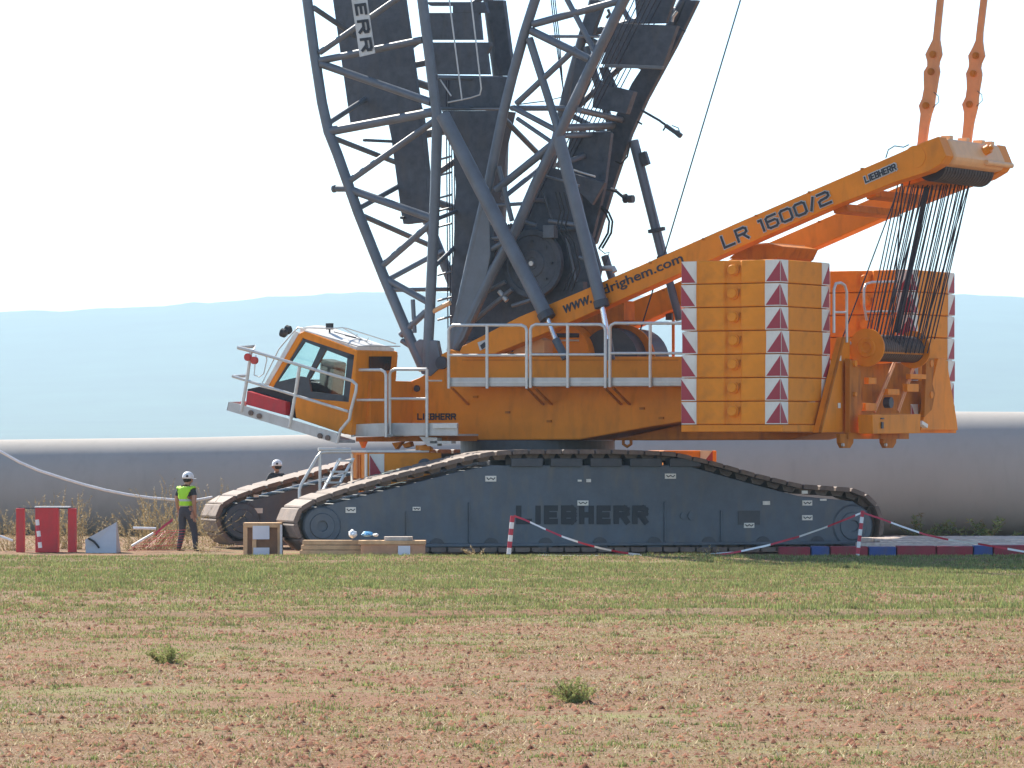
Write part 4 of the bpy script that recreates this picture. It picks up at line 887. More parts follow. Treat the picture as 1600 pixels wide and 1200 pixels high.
dl = [((833, 38), (972, 0), 12), ((830, 48), (922, 93), 13), ((827, 60), (876, 214), 13), ((876, -20), (930, 82), 9), ((807, 162), (900, 75), 10), ((802, 168), (872, 205), 9), ((808, 185), (862, 222), 7), ((775, 297), (868, 222), 13),
      ((758, 322), (820, 318), 6), ((752, 372), (790, 372), 6), ((748, 400), (795, 375), 9), ((735, 440), (785, 405), 9), ((779, 260), (800, 345), 8), ((845, -40), (1000, -60), 12), ((848, -50), (1080, -180), 12), ((880, -190), (1085, -190), 12)]
for a, b, w in dl:
    sp('lacing_tube', tubes(SF, [a, b], VD, w, 10), 'boom', db); sp('lacing_tube', MB().tube(mir([a, b], VD), w * PX / 2, 10), 'boom', db)
for k_ in range(0, 1100, 200):
    pa_, pb_, pc_ = (958 + .527 * k_, -500 - k_), (1245 + .529 * (k_ + 100), -600 - k_), (958 + .527 * (k_ + 200), -700 - k_)
    for a, b in ((pa_, pb_), (pb_, pc_)): sp('lacing_tube', tubes(SF, [a, b], VD, 12, 10), 'boom', db); sp('lacing_tube', MB().tube(mir([a, b], VD), 12 * PX / 2, 10), 'boom', db)
shadow_panel = MB(); slab_(shadow_panel, SF, [(1215, -520), (1335, -520), (1960, -1700), (1840, -1700)], .9, .12); sp('boom_plate', shadow_panel, 'plate', db)  # unseen plate above the view, added to cast shadow on the field
for a, b, w in (((800, 169), (885, 169), 9), ((858, 57), (938, 57), 5), ((880, 200), (962, 196), 12), ((880, 212), (958, 209), 9), ((872, 258), (945, 232), 9), ((826, 312), (905, 316), 7), ((905, 172), (975, 188), 10), ((785, 310), (860, 250), 8), ((782, 180), (860, 260), 9)):
    cross(a, b, w, db, 'boom', VD)
panel('boom_plate', [(965, 36), (1058, 40), (1035, 105), (938, 100)], .2, .15, db, 'plate'); panel('boom_plate', [(990, -20), (1060, -20), (1040, 36), (995, 37)], .5, .12, db)
panel('boom_plate', [(945, 100), (1035, 103), (1034, 108), (943, 105)], -.6, .1, db, 'boom')
panel('boom_plate', [(1072, 0), (1090, 0), (1055, 72), (1010, 155), (985, 210), (957, 293), (930, 380), (900, 395), (893, 300), (928, 235), (962, 180), (987, 130), (1012, 92), (1040, 70), (1056, 40)], 1.15, .15, db)
panel('boom_plate', [(930, 128), (990, 143), (978, 178), (925, 168)], .2, .2, db); panel('boom_plate', [(900, 90), (930, 95), (905, 160), (888, 185), (892, 140)], .5, .15, db)
panel('boom_plate', [(922, 0), (945, 0), (930, 40), (925, 58), (902, 58), (912, 30)], .9, .15, db)
panel('boom_plate', [(935, 105), (948, 105), (965, 143), (950, 150)], .6, .1, db); 
panel('boom_plate', [(862, 262), (945, 285), (925, 320), (905, 300), (912, 350), (925, 375), (938, 420), (933, 447), (862, 482), (800, 500), (745, 535), (706, 552), (745, 450), (788, 405), (812, 360), (836, 300)], -.5, .12, db)
panel('boom_plate', [(892, 205), (955, 208), (945, 290), (925, 372), (905, 350), (905, 300), (890, 275), (885, 240)], .1, .12, db)
sp('cross_pipe', tubes(SF, [(1002, 172), (1030, 188), (1046, 200)], .6, 4), 'dark', db)
q = MB(); q.bar(S(1040, 196, .6), S(1060, 210, .6), .09, .08); q.tube([S(1036, 204, .6), S(1040, 198, .6), S(1038, 192, .6)], .02); q.tube([S(1050, 196, .6), S(1060, 200, .6), S(1063, 210, .6)], .012); q.bar(S(1056, 206, .6), S(1064, 213, .6), .10, .1); sp('anemometer', q, 'dark', db)
sp('cross_pipe', tubes(SF, [(1060, 42), (1071, 49)], .9, 3), 'dark', db); sp('cross_pipe', tubes(SF, [(996, 190), (1003, 194)], .9, 3), 'dark', db)
sp('cross_pipe', tubes(SF, [(948, 296), (963, 299), (975, 309), (980, 311)], .5, 5), 'dark', db)
q = MB(); q.cyl(S(986, 311, .5), (1, 0, 0), .09, .12, 12); q.cyl(S(977, 310, .5), (1, 0, 0), .11, .05, 12); sp('work_lamp', q, 'dark', db); sp('cross_pipe', tubes(SF, [(955, 294), (964, 297)], .4, 3), 'rail', db)
sp('cross_pipe', tubes(SF, [(895, 421), (958, 419), (961, 425)], -.2, 9), 'toe', db); sp('cross_pipe', tubes(SF, [(872, 360), (900, 357)], -.6, 6), 'frame', db)
for o_ in (0, 5):
    sp('hydraulic_hose', tubes(SF, [(935 + o_, 322), (946 + o_, 332), (952 + o_, 346), (950 + o_, 364), (942 + o_, 378), (936 + o_, 388)], .2, 3.5), 'black', db)
sp('hydraulic_hose', tubes(SF, [(985, 222), (980, 245), (970, 256), (962, 252)], .8, 3), 'black', db)
sp('hydraulic_hose', tubes(SF, [(935, 388), (945, 396), (952, 394), (947, 410)], .2, 1.6), 'black', db)
c = S(835, 412, -.75); q = MB(); q.lathe((c.x, -.85, c.z), (0, 1, 0), [(0, .12), (-.02, .14), (-.02, .3), (0, .32), (0, .62), (-.03, .64), (-.03, .76), (.06, .78), (.06, .6), (1.3, .6), (1.3, .78), (1.36, .78)], 44)
for a, b, w, m_ in (((735, 470), (790, 440), 7, 'boom'), ((742, 500), (800, 452), 8, 'boom'), ((764, 373), (780, 374), 5, 'toe'), ((770, 395), (800, 350), 6, 'boom'), ((812, 345), (838, 352), 6, 'boom'), ((848, 300), (862, 342), 4, 'dark'),
                    ((858, 345), (905, 352), 7, 'boom'), ((885, 372), (900, 440), 5, 'boom'), ((905, 330), (918, 395), 5, 'dark'), ((780, 455), (792, 470), 8, 'toe'), ((800, 478), (850, 462), 6, 'boom'), ((905, 402), (928, 408), 6, 'boom'), ((852, 275), (905, 290), 4, 'boom'), ((884, 262), (930, 276), 3, 'toe')):
    sp('strut', tubes(SF, [a, b], -1.0, w), m_, db)
for o_ in (0, 6, 13): sp('hydraulic_hose', tubes(SF, [(868 + o_, 300), (876 + o_, 330), (870 + o_, 355), (884 + o_, 380), (893 + o_, 420), (880 + o_, 455)], -1.05, 2.4), 'black', db)
for o_ in (0, 5): sp('hydraulic_hose', tubes(SF, [(790 + o_, 350), (782 + o_, 380), (770 + o_, 400), (764 + o_, 440)], -1.1, 2.4), 'black', db)
q = MB(); q.box(S(848, 372, -1.0), S(872, 352, -.8)); sp('valve_block', q, 'boom', db, .01)
q = MB(); q.box(S(896, 460, -1.0), S(918, 440, -.8)); sp('valve_block', q, 'dark', db, .01)
c = S(835, 412, -.75); q = MB(); q.lathe((c.x, -.85, c.z), (0, 1, 0), [(0, .12), (-.02, .14), (-.02, .3), (0, .32), (0, .62), (-.03, .64), (-.03, .76), (.06, .78), (.06, .6), (1.3, .6), (1.3, .78), (1.36, .78)], 44)
wdm = sp('boom_winch', q, 'plate', db)
q = MB(); q.cyl((c.x, -.89, c.z), (0, 1, 0), .055, .05, 16); sp('hub_cap', q, 'rail', wdm)
for k in range(8):
    a = k * math.pi / 4; q = MB(); q.cyl((c.x + .5 * math.cos(a), -.86, c.z + .5 * math.sin(a)), (0, 1, 0), .035, .04, 8); sp('bolt', q, 'dark', wdm)
for i in range(8):
    v = -.6 + i * .17; rope('boom_rope', S(800 + i * 5, 395, v), S(1010 + i * 9, -60, v), .014)
for i in range(3): sp('hose', tubes(SF, [(860 + i * 3, -10), (868 + i * 3, 60), (880, 140 + i), (877, 152), (850, 158), (812, 163)], -1.0 + .1 * i, 1.8), 'rope', db)
sp('chain_tag', tubes(SF, [(950, 15), (953, 22), (948, 28)], -1.0, 5), 'dark', db); sp('chain_tag', tubes(SF, [(1058, 18), (1052, 26), (1050, 34)], .7, 5), 'toe', db)

# ---- backstop cylinders
def backstop(a, b, c_, d, v, w1, w2=9):
    t = tubes(SF, [a, b], v, w1, 16); o = sp('backstop_cylinder', t, 'boom')
    dv = (S(*b, v) - S(*a, v)).normalized(); k = MB(); k.lathe(S(*b, v) - dv * .16, dv, [(0, w1 * PX * .5 + .03), (.16, w1 * PX * .5 + .03)], 16); sp('collar', k, 'dark', o)
    sp('rod', tubes(SF, [b, c_], v, w2, 12), 'chrome', o); sp('rod_sleeve', tubes(SF, [c_, d], v, w2 + 4, 12), 'frame', o); return o
backstop((692, 180), (856, 498), (868, 530), (884, 560), -1.95, 23)
backstop((873, 215), (941, 480), (950, 530), (955, 562), -1.95, 20)
backstop((990, 220), (1038, 410), (1046, 440), (1062, 500), 1.2, 16); backstop((945, 400), (978, 505), (985, 520), (1000, 548), 1.2, 13)
q = tubes(SF, [(1000, 232), (1041, 410)], 1.1, 2.4); sp('feed_pipe', q, 'boom'); sp('pipe_clamp', MB().bar(S(1014, 362, 1.1), S(1038, 357, 1.1), .1, .08), 'dark'); sp('pipe_clamp', MB().bar(S(1003, 250, 1.1), S(1012, 246, 1.1), .12, .3), 'dark')
q = tubes(SF, [(1052, 480), (1052, 560)], 1.6, 5); sp('post', q, 'orange_deep'); q = MB(); q.box(S(1040, 500, 1.5), S(1056, 490, 1.7)); sp('bracket', q, 'dark')
sp('cable_to_winch', MB().tube([S(1157, 0, .2) + (S(1157, 0, .2) - S(1040, 390, .2)) * 1.2, S(1157, 0, .2), S(1040, 390, .2), S(993, 540, .2)], .018, 6), 'rope')

# ================================================================== THINGS AROUND THE CRANE
def G0(px, py, Y):
    p = Wd(px, py, Y); return p
def thing(name, loc, label, cat, group=None, rz=0): return empty(name, loc, rz, label=label, cat=cat, group=group)
_e = empty
def empty(name, loc, rz=0, label=None, cat=None, group=None, kind=None): return _e(name, loc, rz, label=label, cat=cat, group=group, kind=kind)
def kpx(Y): return (Y + D0) / F
# timber crate cabinet
k = kpx(-1.2); b0 = Wd(410, 860, -1.2); e = thing('timber_crate', (b0.x, -1.2, 0), 'tall open timber crate with two white papers, left of the near crawler front', 'crate')
w, h, d = 60 * k, 47 * k + .02, .7; fm = MB()
for x in (-w/2, -w/2 + 7 * k * 2 + .0, w/2 - .09): fm.box((x, 0, 0), (x + .09, .07, h))
fm.box((-w/2, -.01, h - .07), (w/2, .0, h)); fm.box((-w/2, 0, h), (w/2, d, h + .03)); fm.box((-w/2, d - .05, 0), (-w/2 + .08, d, h)); fm.box((w/2 - .08, d - .05, 0), (w/2, d, h)); put('frame', fm, 'wood', e, bevel=.008)
q = MB(); q.box((-w/2 + .02, .075, .02), (w/2 - .02, d - .06, h - .005)); put('board_panel', q, 'wood_dark', e)
for (x0, x1, y0, y1) in ((395, 421, 815, 836), (396, 421, 849, 860)):
    q = MB(); q.box(((x0 - 410) * k, -.03, (861 - y1) * k), ((x1 - 410) * k, -.012, (861 - y0) * k)); put('paper_sheet', q, 'paper', e)
q = MB(); q.box((w/2 - .035, -.02, 0), (w/2 + .015, -.002, h - .01)); put('white_edge', q, 'tape_w', e)
# low crates
b0 = Wd(518, 862, -2.9); k = kpx(-2.9); e = thing('plank_bundle', (b0.x, -2.9, .03), 'long low bundle of raw timber planks in front of the near crawler', 'timber', rz=R(-2))
for i in range(3):
    q = MB(); q.box((-50 * k + i * .03, i * .01, .02 + i * .105), (50 * k - i * .05, .4, .115 + i * .105)); put('plank', q, 'wood', e, bevel=.008)
b0 = Wd(614, 862, -3.3); k = kpx(-3.3); e = thing('low_box', (b0.x, -3.3, .02), 'low brown wooden box with a white paper and a pale lid board', 'box')
q = MB(); q.box((-50 * k, 0, 0), (50 * k, .6, 19 * k)); put('box_side', q, mat('plywood_side', (.52, .28, .16), .8, var=.2, scale=4), e, bevel=.008)
q = MB(); q.box((-54 * k, -.03, 19 * k), (51 * k, .65, 25 * k)); put('lid', q, 'wood', e, bevel=.008)
q = MB(); q.box((-14 * k, .05, 25 * k), (30 * k, .5, 31 * k)); put('board', q, 'wood_pale', e, bevel=.006)
q = MB(); q.box((8 * k, -.05, -2 * k), (27 * k, -.032, 17 * k)); put('paper_sheet', q, 'paper', e)
def blob(name, px, py, w, h, Y, m, label, cat, seed):
    c = Wd(px, py, Y); k = kpx(Y); mb = MB(); n = 18; rws = 9; V = []
    for i in range(rws + 1):
        th = math.pi * i / rws
        for j in range(n):
            ph = 2 * math.pi * j / n; dsp = 1 + .35 * noise.noise((math.cos(ph) * 1.7 * math.sin(th) + seed, math.sin(ph) * 1.7 * math.sin(th), math.cos(th) * 1.7 + seed))
            V.append((w * k / 2 * math.sin(th) * math.cos(ph) * dsp, .18 * math.sin(th) * math.sin(ph) * dsp, h * k / 2 * (1 + math.cos(th) * (dsp * 1.1 if i < rws / 2 else 1))))
    mb.add(V, [(i*n+j, i*n+(j+1) % n, (i+1)*n+(j+1) % n, (i+1)*n+j) for i in range(rws) for j in range(n)], False)
    o = put(name, mb, m); o.location = c; return tag(o, label, cat)
blob('plastic_bag', 551, 841, 13, 13, -2.7, 'plastic_w', 'crumpled white plastic bag on the timber planks', 'bag', 2)
blob('plastic_bag', 573, 838.5, 17, 8, -2.95, 'plastic_b', 'flattened blue plastic bag on the end of the low box', 'bag', 5)
blob('plastic_bag', 587, 838.5, 9, 5, -3.0, 'plastic_w', 'small white scrap of plastic on the box lid beside the blue bag', 'bag', 9)
# red steel stand
b0 = Wd(72, 860, 1.5); k = kpx(1.5); e = thing('red_steel_stand', (b0.x, 1.5, 0), 'red steel stand with a wide centre plate and two outer legs', 'stand')
q = MB(); q.box((-17 * k, 0, 0), (19 * k, .3, 71 * k - .02)); put('centre_plate', q, 'redpaint', e, bevel=.01)
for x0, x1 in ((-47, -34), (34, 47)):
    q = MB(); q.box((x0 * k, 0, 0), (x1 * k, .2, 69 * k)); put('leg', q, 'redpaint', e, bevel=.01)
q = MB(); q.box((-44 * k, .1, 68 * k), (44 * k, .16, 70 * k)); put('top_rail', q, 'dark', e)
q = MB(); q.box((-18 * k, -.02, 70 * k), (37 * k, .32, 72 * k)); put('top_sheet', q, 'roof', e)
# barrier posts
def post(px_t, py_t, px_b, py_b, Y, label, n=6, w=7):
    t = Wd(px_t, py_t, Y); b = Wd(px_b, py_b, Y); e = thing('barrier_post', (b.x, Y, b.z), label, 'post', 'red and white barrier posts')
    for i in range(n):
        a, c = b.lerp(t, i / n) - b, b.lerp(t, (i + 1) / n) - b
        q = MB(); q.tube([a, c], w * kpx(Y) / 2, 12); put('red_band' if i % 2 else 'white_band', q, 'tape_r' if i % 2 else 'tape_w', e)
    return e
post(801, 806, 795, 866, -4.0, 'barrier post leaning left in front of the crawler lettering')
post(1348, 798, 1339, 875, -4.6, 'tallest barrier post in front of the rear crawler wheel', n=8, w=6)
post(58, 812, 63, 856, .6, 'barrier post leaning against the red steel stand', n=5, w=6)
def tape(pts, Y, label, wpx=3.2, step=.42, group='barrier tapes'):
    P_ = [Wd(x, y, Y) for x, y in pts]; L = [0]
    for a, b in zip(P_, P_[1:]): L.append(L[-1] + (b - a).length)
    e = thing('barrier_tape', P_[0], label, 'tape', group)
    def at(s):
        for i in range(len(P_) - 1):
            if s <= L[i+1] + 1e-6: return P_[i].lerp(P_[i+1], (s - L[i]) / max(1e-6, L[i+1] - L[i]))
        return P_[-1]
    s = 0; i = 0; hw = wpx * kpx(Y) / 2
    while s < L[-1] - .01:
        s2 = min(L[-1], s + step); q = MB(); m = 5
        for j in range(m):
            a = at(s + (s2 - s) * j / m) - P_[0]; b = at(s + (s2 - s) * (j + 1) / m) - P_[0]; tw = .5 * math.sin(s * 2.1 + j * .3); o_ = Vector((0, hw * math.sin(tw), hw * math.cos(tw)))
            q.hexa([a - o_, b - o_, b + o_, a + o_], [v + Vector((0, .006, 0)) for v in (a - o_, b - o_, b + o_, a + o_)])
        put('red_stretch' if i % 2 == 0 else 'white_stretch', q, 'tape_r' if i % 2 == 0 else 'tape_w', e); s = s2; i += 1
    return e
tape([(803, 806), (820, 812), (850, 826), (880, 839), (910, 849), (940, 857), (970, 863), (1000, 867)], -4.05, 'red and white tape sagging to the ground from the post before the lettering', step=.36)
tape([(1112, 868), (1145, 864), (1200, 852), (1250, 838), (1290, 824), (1325, 810), (1347, 801)], -4.6, 'red and white tape rising to the tallest post from the left', step=.62)
tape([(1348, 801), (1375, 810), (1410, 823), (1445, 835), (1480, 843), (1530, 850), (1600, 862), (1660, 874)], -4.65, 'red and white tape falling right from the tallest post to the plates', step=.62)
q = MB(); q.tube([Wd(x, y, -3.9) for x, y in ((840, 868), (880, 869), (930, 869), (980, 868), (1030, 869), (1090, 867), (1150, 863))], .018, 6); tag(put('ground_rope', q, 'tape_w'), 'thin white rope lying along the foot of the near crawler', 'rope')
q = MB(); q.tube([Wd(x, y, 5.0) for x, y in ((-120, 640), (-60, 672), (0, 705), (30, 722), (60, 735), (100, 748), (130, 757), (165, 766), (200, 773), (235, 778), (270, 781), (300, 782), (316, 780), (332, 777))], .032, 10); tag(put('white_hose', q, 'tape_w'), 'thick white hose sagging from the upper left edge to the far crawler', 'hose')
# pale cover, fallen stick and red netting
Yc = 1.0; k = kpx(Yc); b0 = Wd(158, 861, Yc); e = thing('pointed_cover', (b0.x, Yc, 0), 'pale grey pointed sheet metal cover with a black strap standing on the field edge', 'cover')
q = MB(); A_ = [(-24 * k, 0, 0), (24 * k, 0, 0), (24 * k, 0, 47 * k), (18 * k, 0, 43 * k), (-25 * k, 0, 20 * k)]; q.hexa([(-24*k, 0, 0), (24*k, -.05, 0), (23*k, .1, 48*k), (-25*k, 0, 21*k)], [(-14*k, .6, 0), (28*k, .5, 0), (24*k, .14, 48*k), (-20*k, .4, 22*k)]); put('sheet', q, 'grey_sheet', e)
q = MB(); q.tube([(-20 * k, -.02, 23 * k), (-11 * k, -.03, 18 * k), (-5 * k, -.03, 11 * k), (-3 * k, -.02, 8 * k)], .022, 8); put('strap', q, 'black', e)
q = MB(); q.tube([Wd(208, 825, 2), Wd(244, 826, 2)], .03, 8); tag(put('white_stake', q, 'tape_w'), 'short white stake lying level above the field edge left of the man', 'stake')
q = MB(); q.tube([Wd(206, 853, .6), Wd(240, 833, .6)], .025, 8); tag(put('white_stake', q, 'tape_w'), 'white stake slanting up from the field edge left of the man', 'stake')
def net_mesh():
    q = MB(); P0, P1, P2, P3 = Wd(200, 860, .9), Wd(285, 858, .9), Wd(290, 828, 1.3), Wd(240, 832, 1.3)
    for i in range(11): a = P0.lerp(P1, i / 14); b = P3.lerp(P2, i / 14); b.z += .05 * math.sin(i * 1.3); q.tube([a, (a + b) / 2 + Vector((0, .1 * math.sin(i), 0)), b], .005, 5)
    for j in range(8): a = P0.lerp(P3, j / 7); b = P1.lerp(P2, j / 7); q.tube([a, a.lerp(b, .5) + Vector((0, 0, .04 * math.sin(j * 2.2))), b], .005, 5)
    return q
tag(put('safety_net', net_mesh(), 'redpaint'), 'slumped red safety netting at the feet of the man in the yellow vest', 'netting')
tape([(243, 834), (256, 822), (270, 812)], .8, 'faded red tape slanting up beside the man in the yellow vest', 5, 1.0)
# crane mats on the right
segs = [(1218, 1266, 'mat_red'), (1268, 1296, 'mat_blue'), (1298, 1356, 'mat_red'), (1358, 1400, 'mat_blue'), (1402, 1462, 'mat_red'), (1464, 1520, 'mat_red'), (1522, 1551, 'mat_blue'), (1553, 1612, 'mat_red'), (1614, 1670, 'mat_blue')]
names = ['red ground block at the left end of the row, half under the near crawler', 'blue ground block nearest the left end of the row', 'red ground block just left of the tallest barrier post foot', 'blue ground block just right of the tallest barrier post foot', 'red ground block below the left part of the pale plank deck', 'red ground block between another red and the small blue block', 'small blue ground block below the right part of the plank deck', 'red ground block at the right edge of the photo', None]
k = kpx(-3.6)
for (x0, x1, m_), lb in zip(segs, names):
    if lb is None: continue
    a = Wd(x0, 874, -3.6); b = Wd(x1, 874, -3.6); q = MB(); q.box((0, 0, 0), (b.x - a.x, .5, .28))
    o = put('ground_block', q, m_, bevel=.02); o.location = (a.x, -3.6, gz(a.x, -3.6) - .05); tag(o, lb, 'block', 'red and blue blocks in a row')
q = MB()
for i in range(7):
    y = -2.9 + i * .62; a = Wd(1362, 860, y); b = Wd(1660, 860, y); pts = [a.x + (0 if y > -1 else 0), b.x]
    e_ = MB(); e_.box((-.0, 0, 0), (b.x - a.x, .61, .10)); o = put('deck_plank', e_, 'wood_pale', bevel=.01); o.location = (a.x + (.3 * math.sin(i * 2.3)), y, .13 + .024 * i + .008 * math.sin(i * 5)); o.rotation_euler = (0, 0, R(.15 * math.sin(i)))
    tag(o, ['pale deck plank lowest and nearest behind the red and blue blocks', 'second pale deck plank behind the red and blue blocks', 'third pale deck plank behind the red and blue blocks', 'middle pale deck plank behind the red and blue blocks', 'third pale deck plank from the far side behind the blocks', 'second pale deck plank from the far side behind the blocks', 'topmost and farthest pale deck plank behind the blocks'][i], 'plank', 'pale planks behind the blocks')
blob('white_scrap', 1112, 873, 50, 5, -4.7, 'tape_w', 'flat white scrap lying on the field edge below the near crawler', 'scrap', 3)
q = MB(); q.tube([Wd(20, 845, 1), Wd(0, 838, 1), Wd(-20, 832, 1)], .03, 8); tag(put('white_stake', q, 'tape_w'), 'white stake entering at the left edge beside the red stand', 'stake')

# ================================================================== PEOPLE
def person(name, loc, rz, J, label, vest, hair=(.02, .015, .01), shirt='shirt'):
    """J: joint dict in metres; body grown with a skin modifier from connected bones"""
    V, E, Rr, reg = [], [], [], []
    idx = {}
    def add(nm, p, r, par=None, tg='shirt'):
        idx[nm] = len(V); V.append(Vector(p)); Rr.append(r)
        if par is not None: E.append((idx[par], idx[nm])); reg.append((idx[par], idx[nm], tg))
    for row in J: add(*row)
    # five fingers and a thumb root on each palm
    for s_ in ('l', 'r'):
        wr, pm = V[idx['wrist_' + s_]], V[idx['palm_' + s_]]; d = (pm - wr).normalized(); side = Vector((1, 0, 0)) if abs(d.x) < .8 else Vector((0, 1, 0)); side = (side - d * side.dot(d)).normalized(); fwd = d.cross(side)
        for i, (o_, l) in enumerate(((-.030, .062), (-.010, .074), (.010, .078), (.030, .070))):
            add(f'f{i}a{s_}', pm + d * .035 + side * o_, .010, 'palm_' + s_, 'skin'); add(f'f{i}b{s_}', pm + d * (.035 + l * .5) + side * o_ + fwd * .008, .009, f'f{i}a{s_}', 'skin'); add(f'f{i}c{s_}', pm + d * (.03 + l * .9) + side * o_ + fwd * .026, .007, f'f{i}b{s_}', 'skin')
        add('ta' + s_, pm - d * .01 - side * .04 + fwd * .015, .011, 'palm_' + s_, 'skin'); add('tb' + s_, pm + d * .035 - side * .05 + fwd * .03, .009, 'ta' + s_, 'skin')
    me = bpy.data.meshes.new('b'); me.from_pydata(V, E, []); o = bpy.data.objects.new('b', me); COL.objects.link(o)
    md = o.modifiers.new('s', 'SKIN'); md.use_smooth_shade = True
    sv = me.skin_vertices[0].data
    for i, r in enumerate(Rr): sv[i].radius = (r, r) if not isinstance(r, tuple) else r
    sv[0].use_root = True
    ss = o.modifiers.new('u', 'SUBSURF'); ss.levels = ss.render_levels = 2
    dg = bpy.context.evaluated_depsgraph_get(); bm_ = bpy.data.meshes.new_from_object(o.evaluated_get(dg)); bpy.data.objects.remove(o)
    mats_ = ['shirt', 'skin', 'trouser', 'boot']; tags = {'shirt': 0, 'skin': 1, 'trouser': 2, 'boot': 3}
    if shirt != 'shirt': mats_[0] = shirt
    segs_ = [(V[a], V[b], tags[t]) for a, b, t in reg]; sel = []
    bm_.materials.clear()
    for p in bm_.polygons:
        c = p.center; best = 9; bt = 0; bi = 0
        for i, (a, b, t) in enumerate(segs_):
            ab = b - a; u_ = max(0, min(1, (c - a).dot(ab) / ab.length_squared)); dd = (c - a - ab * u_).length
            if dd < best: best = dd; bt = t; bi = i
        p.material_index = bt; p.use_smooth = True
        if reg[bi][2] == 'shirt' and reg[bi][1] in (idx['spine'], idx['chest'], idx['neck0'], idx['shl'], idx['shr'], idx['waist']) : sel.append(p.index)
    root = empty(name, loc, rz, label=label, cat='person')
    body = put('body', bm_, mats_, root)
    if vest:
        vb = MB(); vmap = {}; cx = V[idx['chest']].x
        for pi in sel:
            p = bm_.polygons[pi]
            if p.center.z < 0.93 or p.center.z > 1.47: continue
            f = []
            for vi in p.vertices:
                if vi not in vmap:
                    vv = bm_.vertices[vi]; vmap[vi] = len(vb.v); vb.v.append(tuple(vv.co + vv.normal * .022))
                f.append(vmap[vi])
            vb.f.append(tuple(f)); vb.sm.append(True); vb.mi.append(0)
        vo = put('safety_vest', vb, 'vest', root); so = vo.modifiers.new('t', 'SOLIDIFY'); so.thickness = .012
    hd = V[idx['head']]; fw = (V[idx['nose']] - hd); fw.z = 0; fw.normalize(); sd_ = Vector((-fw.y, fw.x, 0))
    hm = MB(); hc = hd + Vector((0, 0, .045)) - fw * .01
    hm.lathe(hc, (0, 0, 1), [(-.035, .128), (0, .128), (.04, .122), (.075, .105), (.10, .075), (.118, .04), (.124, .005)], 28)
    hm.sm = [True] * len(hm.f); n0 = len(hm.f)
    hm.prism([hc + sd_ * .11 + fw * .04 - Vector((0, 0, .03)), hc + fw * .18 + sd_ * .06 - Vector((0, 0, .045)), hc + fw * .18 - sd_ * .06 - Vector((0, 0, .045)), hc - sd_ * .11 + fw * .04 - Vector((0, 0, .03))], (0, 0, .012))
    hel = put('helmet', hm, 'helmet', root)
    q = MB(); q.cyl(hc + sd_ * .122 + Vector((0, 0, .02)), sd_, .028, .03, 14); q.cyl(hc - sd_ * .122 + Vector((0, 0, .02)), sd_, .028, .03, 14); put('side_badge', q, 'letter', hel)
    q = MB()
    for s_ in (1, -1): q.lathe(hd + fw * .088 + sd_ * .033 * s_ + Vector((0, 0, -.005)), fw, [(0, .010), (.008, .008)], 10)
    put('eye', q, 'black', root)
    q = MB(); q.lathe(hd - fw * .02 + Vector((0, 0, -.02)), (0, 0, 1), [(-.05, .075), (-.02, .098), (.04, .104)], 20); put('hair', q, mat('dark_hair', hair, .8), root)
    q = MB(); q.box(Vector(hd + fw * .092 + Vector((0, 0, -.066)) - sd_ * .022 - fw * .004), Vector(hd + fw * .092 + Vector((0, 0, -.060)) + sd_ * .022 + fw * .004)); put('mouth', q, 'lamp_red', root)
    return root
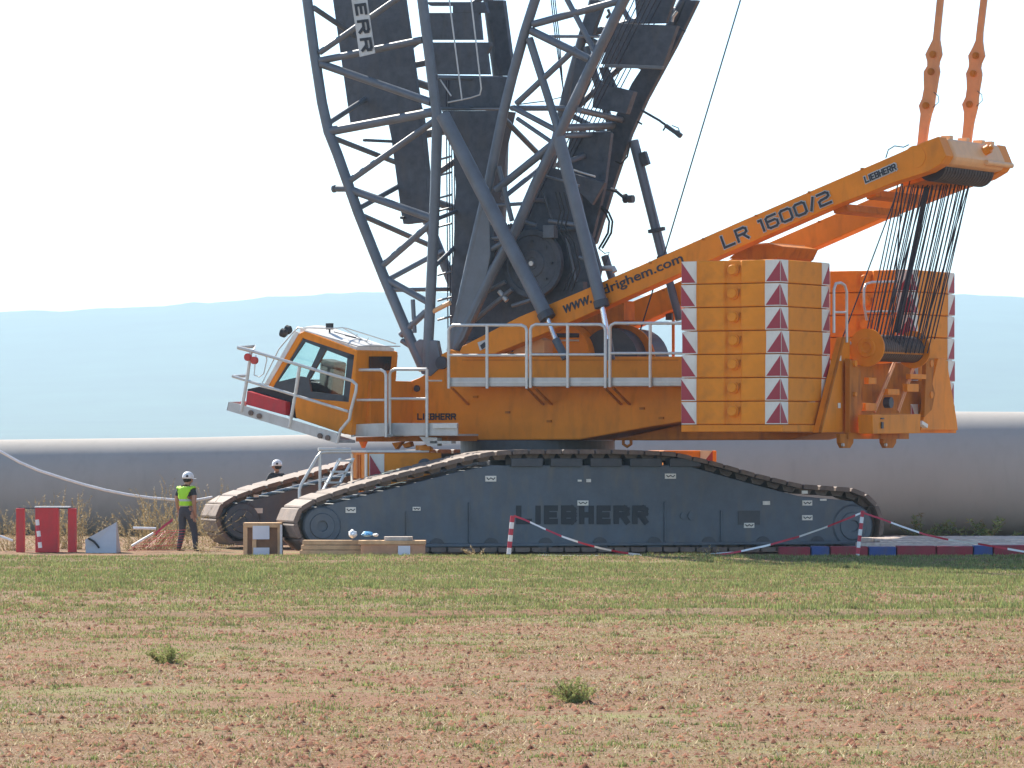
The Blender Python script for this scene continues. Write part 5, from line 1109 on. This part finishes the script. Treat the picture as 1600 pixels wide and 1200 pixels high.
# local frame: +y away from camera, x right. walking man seen from behind at three quarters, looking right
J1 = [('pelvis', (0, 0, .95), (.165, .12)), ('waist', (-.005, 0, 1.05), (.150, .11), 'pelvis', 'trouser'), ('spine', (-.01, 0, 1.18), (.155, .115), 'waist', 'shirt'), ('chest', (-.01, 0, 1.34), (.175, .12), 'spine', 'shirt'),
      ('neck0', (0, .0, 1.46), (.085, .075), 'chest', 'shirt'), ('neck', (.015, .02, 1.52), .055, 'neck0', 'skin'), ('head0', (.03, .03, 1.57), .072, 'neck', 'skin'), ('head', (.035, .035, 1.65), (.092, .10), 'head0', 'skin'), ('crown', (.03, .03, 1.72), .08, 'head', 'skin'), ('nose', (.125, .075, 1.635), .016, 'head', 'skin'),
      ('shl', (-.16, -.02, 1.42), .080, 'chest', 'shirt'), ('ell0', (-.215, -.02, 1.28), .066, 'shl', 'shirt'), ('ell', (-.235, -.01, 1.14), .052, 'ell0', 'skin'), ('wrist_l', (-.24, .07, .92), .036, 'ell', 'skin'), ('palm_l', (-.235, .09, .86), (.036, .02), 'wrist_l', 'skin'),
      ('shr', (.16, .02, 1.42), .080, 'chest', 'shirt'), ('elr0', (.205, .0, 1.28), .066, 'shr', 'shirt'), ('elr', (.225, -.03, 1.14), .052, 'elr0', 'skin'), ('wrist_r', (.21, .03, .93), .036, 'elr', 'skin'), ('palm_r', (.205, .05, .87), (.036, .02), 'wrist_r', 'skin'),
      ('hipl', (-.095, 0, .88), .112, 'pelvis', 'trouser'), ('kneel', (-.13, .04, .50), .080, 'hipl', 'trouser'), ('ankl', (-.15, -.06, .12), .060, 'kneel', 'trouser'), ('heell', (-.15, -.08, .05), .044, 'ankl', 'boot'), ('toel', (-.12, .10, .035), .038, 'heell', 'boot'),
      ('hipr', (.095, 0, .88), .112, 'pelvis', 'trouser'), ('kneer', (.15, .10, .50), .080, 'hipr', 'trouser'), ('ankr', (.20, .08, .12), .060, 'kneer', 'trouser'), ('heelr', (.20, .06, .05), .044, 'ankr', 'boot'), ('toer', (.26, .22, .035), .038, 'heelr', 'boot')]
p1 = Wd(291, 700, 2.6); person('person', (p1.x, 2.6, -.04), R(-28), J1, 'man in white helmet and bright yellow vest walking beside the far crawler', True)
J2 = [list(r) for r in J1]
for r in J2:
    if r[0] == 'nose': r[1] = (-.115, .02, 1.63)
    if r[0] in ('head', 'crown', 'head0'): r[1] = (r[1][0] - .03, .0, r[1][2])
p2 = Wd(432, 700, 13.5); 
person('person', (p2.x, 13.5, .20), R(12), J2, 'worker in a white helmet half hidden behind the far crawler belt', False)

# ------------------------------------------------------------------ haze
hz = MB(); hz.box((-6100, -410, -3), (6100, 10200, 285)); ho = put('haze', hz, [])
hm_ = bpy.data.materials.new('haze_air'); hm_.use_nodes = True; nt = hm_.node_tree; nt.nodes.clear()
o_ = nt.nodes.new("ShaderNodeOutputMaterial"); pv = nt.nodes.new("ShaderNodeVolumePrincipled"); pv.inputs["Color"].default_value = (.54, .76, .90, 1); pv.inputs["Density"].default_value = .00016; pv.inputs["Anisotropy"].default_value = 0.15
nt.links.new(pv.outputs[0], o_.inputs["Volume"]); ho.data.materials.append(hm_); ho['kind'] = 'stuff'; ho['label'] = 'thin pale haze'; ho['category'] = 'haze'
